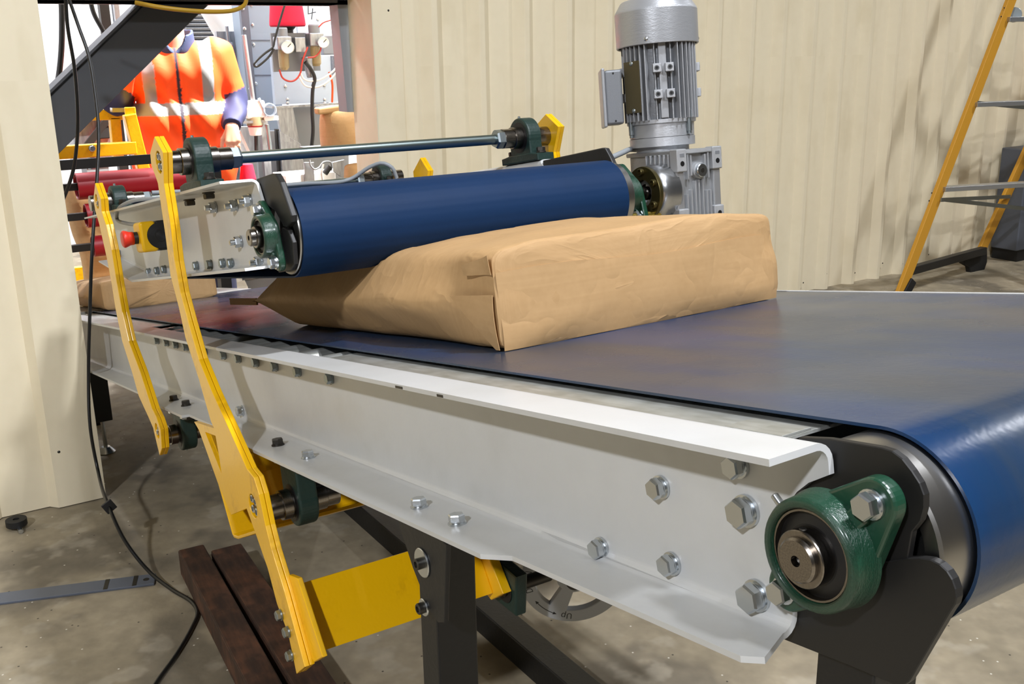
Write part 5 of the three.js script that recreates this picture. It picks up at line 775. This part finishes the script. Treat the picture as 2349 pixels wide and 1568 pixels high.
// ---------------------------------------------------------------- filling room seen through the opening
{
  // dark diagonal brace with a light top flange
  const z = -4.73, b = thing('diagonal_brace', 'dark grey steel brace slanting across the opening before the person', 'beam', onZ(200, 250, z));
  add(b, 'web', plateZ(trZ([[-8, 330], [330, 2], [360, -28], [510, -28], [447, 30], [10, 465]], z), z, z + 0.09, { bevel: 0.003 }), M.beam);
  { const a = onZ(-8, 322, z), e = onZ(345, -18, z), n = V(-(e.y - a.y), e.x - a.x, 0).normalize(); add(b, 'top_flange', bar(a.clone().addScaledVector(n, 0.006).setZ(z + 0.045), e.clone().addScaledVector(n, 0.006).setZ(z + 0.045), 0.15, 0.010, n), M.beam); }
  { const p = onZ(-8, 400, z); add(b, 'post', box(p.x - 0.06, p.x + 0.02, 0, p.y + 0.15, z, z + 0.09, 0.003), M.beam); }
  // yellow tube frame of the sewing station
  const zy = -5.0, P = (a, c, zz = zy) => onZ(a, c, zz), yf = thing('tube_frame', 'yellow welded tube frame standing left of the person', 'frame', V(P(250, 300).x, 0, zy));
  const tb = (a, c, w, nm = 'tube') => add(yf, nm, bar(a, c, w, w, YP, 0.005), M.yellow);
  tb(P(100, 352), P(311, 338), 0.058); tb(P(296, 262), P(330, 395), 0.055); tb(P(205, 264, -5.35), P(290, 262, -5.35), 0.05); tb(P(262, 268, -5.35), P(272, 380, -5.35), 0.05);
  tb(P(299, 258, -5.35), P(299, 258, -5.02), 0.05); { const p = P(322, 380); tb(V(p.x, 0, p.z), p.clone().setY(p.y + 0.02), 0.055, 'leg'); const q = P(110, 352); tb(V(q.x, 0, q.z), q, 0.055, 'leg'); const r = P(272, 378, -5.35); tb(V(r.x, 0, r.z), r, 0.05, 'leg'); }
  put(yf, 'bolt', G.m16, M.zinc, P(211, 340, zy + 0.03), V(0, 0, 1)); add(yf, 'bush', [cyl(P(211, 356, zy), P(213, 388, zy), 0.02, 18)], M.zincDull);
  add(yf, 'bracket', bar(P(255, 252, -5.2), P(290, 252, -5.2), 0.05, 0.02), M.zinc);
  // dark cross bars and red rollers of the flattening station
  const zr = -4.78, rl = (px, py, r, len, zz, label) => { const a = P(px, py, zz), t = thing('red_roller', label, 'roller', a.clone()); add(t, 'tube', [turned([[r - 0.006, 0.01], [r - 0.004, 0], [r, 0.002], [r, len], [r - 0.004, len + 0.002], [0.0001, len]], 40, a, XP), ring(V(a.x + 0.012, a.y, a.z), V(a.x + 0.016, a.y, a.z), 0.012, r - 0.004, 30)], M.redRoll); add(t, 'axle', bar(a.clone().add(V(-0.17, 0, 0)), a.clone().add(V(len + 0.1, 0, 0)), 0.03, 0.03), M.blackSatin); return t; };
  rl(174, 428, 0.058, 0.52, zr, 'dark red roller beside the hanging cable, below the yellow frame'); rl(196, 495, 0.052, 0.50, -4.72, 'red roller behind the short swing arm, below the other red roller'); rl(212, 565, 0.046, 0.44, -4.70, 'lowest red roller, mostly behind the white side tray');
  solo('flat_cross_bar', bar(P(100, 382, -4.66), P(352, 364, -4.66).setZ(-4.66), 0.012, 0.042, YP, 0.002), M.blackSatin, 'black flat bar running across just above the dark red roller', 'bar');
  { const f = thing('roller_stand', 'black stand carrying the red rollers', 'stand', V(P(140, 500, -4.75).x, 0, -4.75)); const x = P(150, 480, -4.75).x; add(f, 'post', box(x - 0.20, x - 0.15, 0, 1.06, -4.80, -4.74), M.blackSatin); add(f, 'post', box(1.36, 1.41, 0, 1.06, -4.80, -4.74), M.blackSatin); }
  // sack hanging behind the rollers
  { const c = P(205, 560, -4.95), s = thing('paper_sack', 'upright brown paper sack squeezed behind the red rollers', 'sack', V(c.x, 0.4, -5.04)); const g = netMesh((x, y, zz) => { const w = 0.19 + 0.02 * Math.sin(y * 9), d = 0.07 * Math.max(0.12, Math.cos((y - 0.62) * 2.8)); const q = Math.max(Math.abs(x) - w, Math.abs(y - 0.66) - 0.26); return Math.max(q, Math.hypot(Math.max(0, Math.abs(x) - w + d), zz) - d) + 0.010 * noise3(x * 10, y * 10, zz * 10); }, [-0.25, 0.36, -0.12], [0.25, 0.96, 0.12], 0.012); g.translate(c.x + 0.14, 0, -5.04); add(s, 'body', g, M.paper); add(s, 'sewing_tape', box(c.x - 0.04, c.x + 0.32, 0.915, 0.935, -5.045, -5.035), M.paperDark); }
  // machine block behind the yellow frame
  { const m = thing('label_head', 'silver and black machine head behind the yellow tube frame', 'machine', V(P(230, 320, -5.8).x, 0, -5.8)); const a = P(170, 330, -5.8), c = P(262, 292, -5.8);
    add(m, 'casing', box(a.x, c.x, a.y - 0.1, c.y + 0.06, -6.0, -5.8, 0.01), M.inox); add(m, 'top_plate', box(a.x - 0.02, c.x + 0.03, c.y + 0.06, c.y + 0.075, -6.03, -5.76), M.blackSatin); add(m, 'switch', box(c.x - 0.09, c.x - 0.03, a.y + 0.02, a.y + 0.09, -5.802, -5.785, 0.005), M.rubber); add(m, 'strut', bar(P(185, 352, -5.7), P(250, 270, -5.7), 0.02, 0.035), M.blackSatin); add(m, 'pedestal', box(a.x + 0.05, c.x - 0.05, 0, a.y - 0.1, -5.98, -5.82), M.greyPaint); }
  { const w = thing('machine_mast', 'black upright mast with a navy cable bundle behind the diagonal brace', 'mast', V(P(272, 200, -6.1).x, 0, -6.1)); const a = P(262, 300, -6.1), c = P(285, 20, -6.1); add(w, 'post', box(a.x, a.x + 0.045, 0, c.y + 0.3, -6.14, -6.08), M.blackSatin); add(w, 'rail', box(a.x + 0.08, a.x + 0.105, 0, c.y + 0.3, -6.14, -6.1), M.inox); add(w, 'cable_bundle', tube([P(250, 230, -6.03), P(270, 205, -6.03), P(288, 190, -6.03), P(300, 165, -6.03)], 0.018, 8), std({ color: 0x2c3460, roughness: 0.6 })); }
  { const w = thing('upper_post', 'pair of dark posts rising behind the top of the diagonal brace', 'post', V(P(250, 40, -6.6).x, 0, -6.6)); const a = P(236, 60, -6.6), c = P(252, 60, -6.6); add(w, 'post', box(a.x, c.x + 0.01, 0.0, 3.2, -6.66, -6.6), M.blackSatin); add(w, 'rail', box(c.x + 0.03, c.x + 0.055, 0.0, 3.2, -6.64, -6.6), M.bluegrey); }
  // ---- right half: louvre, duct, riveted column
  const lv = thing('louvred_panel', 'grey louvred panel behind the shoulder of the person', 'panel', V(P(490, 80, -7.7).x, 0, -7.7));
  { const a = P(430, 160, -7.7), c = P(535, -20, -7.7); add(lv, 'backing', box(a.x, c.x, 0.2, c.y, -7.78, -7.74), M.beam); const n = 22; for (let k = 0; k < n; k++) { const y = a.y - 0.1 + (c.y - a.y + 0.1) * k / n, g = new THREE.BoxGeometry(c.x - a.x - 0.02, 0.024, 0.006); g.rotateX(0.6); g.translate((a.x + c.x) / 2, y, -7.70); add(lv, 'slat', g, M.inox); } for (const x of [a.x - 0.02, c.x - 0.02]) add(lv, 'stile', box(x, x + 0.03, 0, c.y + 0.02, -7.76, -7.66), M.inox); }
  solo('white_duct', [cyl(onZ(468, -40, -7.2), onZ(560, 118, -7.2), 0.125, 36, 0.004)], M.plasterGloss, 'fat white duct slanting down beside the riveted column', 'duct');
  { const s = thing('steel_post', 'galvanised narrow post with a dark slot behind the elbow of the person', 'post', V(P(540, 170, -6.9).x, 0, -6.9)); const a = P(513, 250, -6.9), c = P(556, 90, -6.9); add(s, 'plate', box(a.x, c.x, 0, c.y + 0.05, -6.94, -6.9), M.inox); add(s, 'slot', plateZ(trZ([[541, 98], [549, 108], [563, 250], [556, 250]], -6.895), -6.898, -6.89), M.blackSatin); add(s, 'tube', cyl(P(520, 60, -6.85), P(533, 180, -6.85), 0.011, 12), M.inox); for (const q of [[521, 100], [533, 178]]) add(s, 'clip', box(P(...q, -6.85).x - 0.03, P(...q, -6.85).x + 0.03, P(...q, -6.85).y - 0.01, P(...q, -6.85).y + 0.01, -6.88, -6.83), M.zinc); }
  const zc = -6.55, col = thing('riveted_column', 'blue grey riveted sheet column behind the air regulators', 'column', V(P(600, 150, zc).x, 0, zc));
  add(col, 'front_sheet', plateZ([...trZ([[562, -20], [642, -20], [652, 420], [604, 420]], zc), ], zc - 0.3, zc, { bevel: 0.003 }), M.bluegrey); add(col, 'side_flange', plateZ(trZ([[548, -20], [566, -20], [607, 420], [592, 420]], zc + 0.02), zc - 0.02, zc + 0.02), M.strap);
  for (let k = 0; k < 9; k++) { put(col, 'rivet', rivetBig, M.zinc, P(577 + 2.5 * k, 12 + 45 * k, zc + 0.001), V(0, 0, 1)); put(col, 'rivet', rivetBig, M.zinc, P(557 + 4.2 * k, 20 + 46 * k, zc + 0.021), V(0, 0, 1)); }
  for (const y of [91, 171]) { const p = trZ([[568 + y * 0.08, y], [642, y], [642, y + 2], [568 + y * 0.08, y + 2]], zc + 0.002); add(col, 'seam', plateZ(p, zc, zc + 0.004, { bevel: 0.0005 }), M.strap); }
  { const g = thing('marked_panel', 'pale blue sheet panel with a handwritten 4 beside the thread cone', 'panel', V(P(715, 80, -6.75).x, 0, -6.75)); const q = trZ([[690, -20], [733, -20], [746, 190], [690, 190]], -6.75), xs = q.map(p => p[0]), ys = q.map(p => p[1]), x0 = Math.min(...xs), x1 = Math.max(...xs), y0 = Math.min(...ys), y1 = Math.max(...ys);
    const cv = document.createElement('canvas'); cv.width = 256; cv.height = 1024; const c = cv.getContext('2d'); c.fillStyle = '#c9d4e2'; c.fillRect(0, 0, 256, 1024); c.strokeStyle = '#23262c'; c.lineWidth = 9; c.lineCap = 'round'; const X = px => (P(px, 20, -6.75).x - x0) / (x1 - x0) * 256, Y = py => (y1 - P(710, py, -6.75).y) / (y1 - y0) * 1024; c.beginPath(); c.moveTo(X(706), Y(13)); c.lineTo(X(705), Y(32)); c.lineTo(X(722), Y(28)); c.moveTo(X(716), Y(20)); c.lineTo(X(712), Y(44)); c.stroke();
    const t = new THREE.CanvasTexture(cv); t.colorSpace = THREE.SRGBColorSpace; const geo = new THREE.BoxGeometry(x1 - x0, y1 - y0, 0.02); geo.translate((x0 + x1) / 2, (y0 + y1) / 2, -6.75); add(g, 'sheet', geo, std({ map: t, roughness: 0.5 })); add(g, 'post', box(x0 + 0.1, x0 + 0.2, 0, y0 + 0.05, -6.8, -6.77), M.strap); for (const qq of [[729, 44], [733, 110]]) put(g, 'rivet', rivetBig, M.zinc, P(...qq, -6.738), V(0, 0, 1)); }
  const cone = (px, py, hpx, rpx, zz, label) => { const p = P(px, py, zz), t = P(px, py - hpx, zz), r = Math.abs(P(px + rpx, py, zz).x - p.x) * 0.86, h = t.y - p.y, o = thing('thread_cone', label, 'thread cone', p); add(o, 'thread', lathe([[0.0001, 0], [r * 0.95, 0], [r, h * 0.03], [r * 0.99, h * 0.1], [r * 0.72, h * 0.98], [r * 0.68, h], [0.0001, h]], 40, p, YP), M.thread); add(o, 'spool', turned([[0.0001, 0.002], [r * 0.5, 0.002], [r * 0.3, -0.02], [r * 0.28, -0.05], [0.0001, -0.05]], 20, p, YP), M.blackSatin); return o; };
  cone(660, 61, 120, 45, -6.05, 'large red thread cone hanging above the air regulators'); cone(569, 412, 36, 21, -5.15, 'small pink red thread cone low behind the press frame'); 
  // air regulators
  const zg = -5.95, reg = (px, py, gx, gy, gr, label) => { const p = P(px, py, zg), o = thing('air_regulator', label, 'regulator', p); const k = 1 / 390; add(o, 'body', box(p.x - 0.045, p.x + 0.045, p.y - 0.04, p.y + 0.035, p.z - 0.04, p.z + 0.04, 0.008), M.inox); add(o, 'knob', turned([[0.0001, 0.085], [0.03, 0.085], [0.034, 0.078], [0.034, 0.035], [0.0001, 0.035]], 20, p, YP), M.greyPaint); add(o, 'bowl', turned([[0.030, -0.04], [0.032, -0.05], [0.030, -0.14], [0.018, -0.155], [0.0001, -0.155]], 24, p, YP), M.amber); const c = P(gx, gy, zg + 0.07), d = V(-0.25, 0.05, 0.96).normalize(); const ga = add(o, 'gauge', [turned([[0.0001, -0.028], [gr, -0.028], [gr, 0.001], [gr * 0.92, 0.003], [gr * 0.9, 0]], 32, c, d)], M.zinc); add(ga, 'dial', turned([[0.0001, 0.0006], [gr * 0.9, 0.0006]], 32, c, d), M.gauge); add(ga, 'needle', bar(c.clone().addScaledVector(d, 0.0016), c.clone().addScaledVector(d, 0.0016).add(V(gr * 0.45, gr * 0.5, 0.01)), 0.004, 0.001, d), M.seal); return o; };
  reg(648, 98, 660, 108, 0.038, 'silver air regulator with a round white gauge and clear bowl, below the thread cone'); reg(722, 90, 742, 97, 0.034, 'silver air regulator with a round white gauge, beside the white wall');
  { const m = thing('regulator_bracket', 'grey mounting plate joining the two air regulators', 'bracket', P(690, 120, zg - 0.06)); const a = P(628, 165, zg - 0.06), c = P(730, 75, zg - 0.06); add(m, 'plate', box(a.x, c.x, a.y, c.y, zg - 0.08, zg - 0.06, 0.002), M.greyPaint); add(m, 'junction', box(P(676, 120, zg).x, P(700, 120, zg).x, P(676, 120, zg).y, P(676, 86, zg).y, zg - 0.05, zg + 0.02, 0.004), M.inox); add(m, 'valve', [cyl(P(704, 130, zg), P(712, 178, zg), 0.034, 20, 0.004, 0.02)], M.inox); }
  { const w = thing('wall_valve', 'pale grey valve block on the white wall at the edge of the opening', 'valve', P(760, 110, -6.3)); const a = P(742, 126, -6.3), c = P(779, 80, -6.3); add(w, 'block', box(a.x, c.x, a.y, c.y, -6.4, -6.3, 0.01), M.greyPaint); add(w, 'stem', cyl(P(768, 128, -6.3), P(770, 170, -6.3), 0.03, 18), M.inox); }
  const hose = (l, r, m, name, label, zz = zg + 0.05) => solo(name, tube(l.map(([a, c]) => P(a, c, zz)), r, 8, 50), m, label, 'hose');
  hose([[641, 160], [648, 178], [662, 186], [676, 184], [688, 170], [694, 140], [706, 108]], 0.0055, M.hoseRed, 'red_air_hose', 'thin red air hose looping below the left gauge'); hose([[706, 132], [722, 130], [734, 118], [737, 108]], 0.005, M.hoseRed, 'red_air_hose', 'short red air hose curving below the right gauge'); hose([[690, 168], [696, 180], [712, 186], [735, 182], [762, 165], [782, 142]], 0.006, M.hoseClear, 'clear_air_hose', 'upper of two pale air hoses sweeping to the wall'); hose([[686, 176], [700, 196], [724, 200], [748, 190], [770, 168], [783, 148]], 0.006, M.hoseClear, 'clear_air_hose', 'lower of two pale air hoses sweeping to the wall'); hose([[731, 62], [742, 52], [760, 46], [775, 44]], 0.004, M.hoseRed, 'red_air_hose', 'thin red air line arching to the wall above the right gauge');
  hose([[653, 12], [640, 55], [630, 92], [626, 108], [608, 122], [590, 138], [582, 150], [588, 153], [602, 144], [620, 126], [628, 112]], 0.0065, M.cable, 'black_air_hose', 'thin black hose looping over the blue grey column'); hose([[700, 142], [714, 160], [722, 180], [718, 200], [716, 250], [718, 300], [714, 345]], 0.012, M.cable, 'black_air_hose', 'thick black hose hanging straight down before the steel chute'); hose([[755, 165], [762, 190], [762, 235]], 0.007, M.orangeHose, 'orange_air_hose', 'orange hose hanging by the brown sack', -6.0);
  // steel box, shelf and chute
  { const s = thing('steel_chute', 'grey steel chute with a bright riveted back panel', 'chute', V(P(700, 300, -6.2).x, 0, -6.2)); const a = P(632, 240, -6.3), c = P(786, 165, -6.3); add(s, 'back_panel', box(a.x, c.x, a.y, c.y + 0.1, -6.34, -6.3), M.panelBlue); for (const q of [[660, 228], [660, 236], [655, 198], [745, 228], [745, 236], [744, 195]]) put(s, 'rivet', rivetBig, M.zinc, P(...q, -6.299), V(0, 0, 1));
    const e = P(630, 246, -6.0), f = P(800, 236, -6.0); add(s, 'rim', bar(e, f.clone().setZ(-6.0), 0.05, 0.012), M.inox); add(s, 'rim', bar(e.clone().setZ(-6.0), V(e.x + 0.02, e.y, -6.34), 0.03, 0.012), M.inox);
    add(s, 'left_wall', plateZ(trZ([[634, 246], [672, 246], [706, 420], [664, 420]], -6.0), -6.03, -6.0), M.inox); add(s, 'front_wall', plateZ(trZ([[672, 246], [800, 240], [800, 420], [704, 420]], -6.05), -6.08, -6.05), M.greyPaint); add(s, 'stand', box(P(690, 400, -6.15).x, P(790, 400, -6.15).x, 0, P(690, 418, -6.15).y + 0.02, -6.28, -6.12), M.greyPaint); }
  { const s = thing('lubricator', 'oil lubricator with a clear bowl and a red and white cap on a bracket', 'lubricator', P(585, 270, -5.6)); const p = P(583, 262, -5.6); add(s, 'head', box(p.x - 0.055, p.x + 0.055, p.y - 0.02, p.y + 0.075, p.z - 0.04, p.z + 0.04, 0.012), M.gauge); add(s, 'sight_glass', turned([[0.045, 0], [0.047, -0.045], [0.0001, -0.045]], 24, p.clone().add(V(0, -0.015, 0)), YP), M.amber); add(s, 'red_band', ring(p.clone().add(V(0, -0.066, 0)), p.clone().add(V(0, -0.056, 0)), 0.02, 0.043, 24), M.redRoll); add(s, 'cap', cyl(p.clone().add(V(0, -0.115, 0)), p.clone().add(V(0, -0.066, 0)), 0.034, 24, 0.004, 0.04), M.gauge); add(s, 'tube', cyl(p.clone().add(V(0.0, 0.07, 0)), p.clone().add(V(-0.02, 0.42, 0)), 0.013, 14), M.inox);
    const a = P(550, 279, -5.62), c = P(600, 277, -5.62); add(s, 'shelf', box(a.x, c.x, a.y - 0.008, a.y + 0.006, -5.68, -5.56), M.inox); add(s, 'drain', cyl(P(587, 296, -5.6), P(588, 345, -5.6), 0.011, 12), M.blackSatin); add(s, 'post', box(P(600, 300, -5.66).x, P(616, 300, -5.66).x, 0, a.y, -5.7, -5.66), M.inox); }
  { const s = thing('hose_ring', 'blue grey ring bracket and block beside the lubricator', 'bracket', P(617, 262, -5.62)); const p = P(617, 251, -5.58), d = V(-0.2, 0, 1).normalize(); add(s, 'ring', ring(p, p.clone().addScaledVector(d, 0.045), 0.030, 0.036, 30), M.bluegrey); add(s, 'lever', bar(P(594, 225, -5.56), P(606, 250, -5.56), 0.012, 0.012), M.bluegrey); const a = P(604, 277, -5.58), c = P(636, 265, -5.58); add(s, 'block', box(a.x, c.x, a.y, c.y, -5.62, -5.56, 0.003), M.gauge); add(s, 'rod', cyl(P(612, 285, -5.56), P(620, 345, -5.56), 0.012, 14), M.zincDull); }
  { const m = thing('steel_cabinet', 'grey and dark steel machine panels behind the threaded rod', 'machine', V(P(610, 380, -5.9).x, 0, -5.9)); const pn = (q, zz, mat, nm) => add(m, nm, plateZ(trZ(q, zz), zz - 0.03, zz), mat); pn([[548, 290], [582, 290], [600, 500], [560, 500]], -5.8, M.inox, 'panel'); pn([[588, 300], [634, 300], [648, 500], [600, 500]], -5.9, M.greyPaint, 'panel'); pn([[633, 296], [640, 296], [655, 500], [646, 500]], -5.78, M.blackSatin, 'gap_cover'); pn([[641, 300], [690, 330], [712, 500], [656, 500]], -5.75, M.inox, 'panel'); add(m, 'white_strip', bar(P(548, 300, -5.7), P(572, 352, -5.7), 0.03, 0.01), M.gauge); const a = P(560, 498, -5.95); add(m, 'base', box(a.x, P(710, 498, -5.95).x, 0, a.y + 0.1, -6.0, -5.8), M.strap); }
  // standing and lower brown sacks at the right jamb
  const stand = (px0, px1, py0, py1, zz, d, label, roll) => { const a = P(px0, py1, zz), c = P(px1, py0, zz), cx = (a.x + c.x) / 2, hw = (c.x - a.x) / 2, s = thing('paper_sack', label, 'sack', V(cx, Math.max(0, a.y), zz)); const hy = (c.y - a.y) / 2, cy = (c.y + a.y) / 2; const g = netMesh((x, y, z2) => { const ww = hw * (0.94 + 0.06 * Math.cos(y / hy * 2)), dd = d * (0.25 + 0.75 * Math.sqrt(Math.max(0.02, (hy - y) / (2 * hy)))); return Math.max(Math.abs(y) - hy, Math.hypot(Math.max(0, Math.abs(x) - ww + dd), z2) - dd) + 0.012 * noise3(x * 9, y * 9, z2 * 9 + px0); }, [-hw - 0.05, -hy - 0.03, -d - 0.05], [hw + 0.05, hy + 0.03, d + 0.05], 0.013); g.translate(cx, cy, zz); add(s, 'body', g, M.paper); if (roll) add(s, 'rolled_top', bar(V(a.x - 0.03, c.y - 0.005, zz + 0.03), V(c.x + 0.02, c.y + 0.01, zz + 0.03), 0.06, 0.035, YP, 0.012), M.paper); return s; };
  stand(738, 840, 246, 340, -4.92, 0.16, 'brown paper sack with a rolled top, standing at the right side of the opening', true); stand(793, 850, 372, 470, -4.80, 0.09, 'brown paper sack low at the right side of the opening', false);
  { const t = thing('sack_platform', 'low steel platform carrying the brown sacks at the right of the opening', 'platform', V(2.05, 0, -4.95)); const a = P(738, 340, -4.92), b2 = P(793, 470, -4.80); add(t, 'upper_deck', box(a.x - 0.05, a.x + 0.5, a.y - 0.02, a.y, -5.1, -4.9), M.inox); add(t, 'post', box(a.x + 0.3, a.x + 0.36, 0, a.y - 0.02, -5.1, -5.04), M.greyPaint); add(t, 'lower_deck', box(b2.x - 0.03, b2.x + 0.35, b2.y - 0.035, b2.y - 0.015, -4.89, -4.7), M.inox); add(t, 'post', box(b2.x + 0.2, b2.x + 0.24, 0, b2.y - 0.035, -4.82, -4.78), M.greyPaint); }
  // white control tray with grey cables
  { const t = thing('control_tray', 'white steel tray with a bracket and curled grey cables behind the press roller', 'tray', P(710, 430, -5.25)); const a = P(656, 425, -5.25), c = P(770, 393, -5.25); add(t, 'tray', [box(a.x, c.x, a.y - 0.25, c.y, -5.45, -5.25, 0.006)], M.gauge); add(t, 'bracket', plateZ(trZ([[697, 372], [719, 372], [722, 440], [700, 440]], -5.24), -5.245, -5.235), M.inox); add(t, 'sensor', cyl(P(745, 398, -5.2), P(757, 382, -5.2), 0.016, 16), M.blackSatin); add(t, 'arm', plateZ(trZ([[763, 372], [790, 366], [792, 408], [782, 405], [765, 392]], -5.2), -5.22, -5.2), M.inox); add(t, 'pedestal', box(a.x + 0.08, c.x - 0.08, 0, a.y - 0.25, -5.4, -5.3), M.greyPaint); }
  hose([[710, 366], [713, 380], [722, 388], [732, 384], [742, 372], [758, 372], [762, 385]], 0.005, M.hose, 'sensor_cable', 'dark grey sensor cable curling above the white tray', -5.2); hose([[742, 376], [738, 395], [742, 420]], 0.006, M.hoseClear, 'sensor_cable', 'pale sensor cable bent down to the white tray', -5.18);
  // low items seen between the conveyor and the press
  { const t = thing('guide_fence', 'grey steel guide fence along the far side of the infeed', 'guide', P(620, 640, -4.7)); add(t, 'plate', plateX(tr([[560, 640], [690, 618], [700, 680], [575, 672]], 1.46), 1.46, 1.47), M.greyPaint); add(t, 'lip', bar(onX(560, 640, 1.46), onX(700, 616, 1.46), 0.02, 0.01), M.inox); const q = onX(620, 675, 1.465); add(t, 'post', box(1.46, 1.49, 0, q.y, q.z - 0.02, q.z + 0.02), M.blackSatin); }
  { const q = P(183, 640, -5.2), t = thing('yellow_post', 'short yellow post low behind the hanging cable', 'post', V(q.x, 0, -5.2)); add(t, 'post', box(q.x - 0.02, q.x + 0.02, 0.01, P(183, 612, -5.2).y, -5.23, -5.19, 0.003), M.yellow); add(t, 'base', box(q.x - 0.05, q.x + 0.05, 0, 0.012, -5.26, -5.16), M.yellow); }
}
renderer.render(scene, camera);
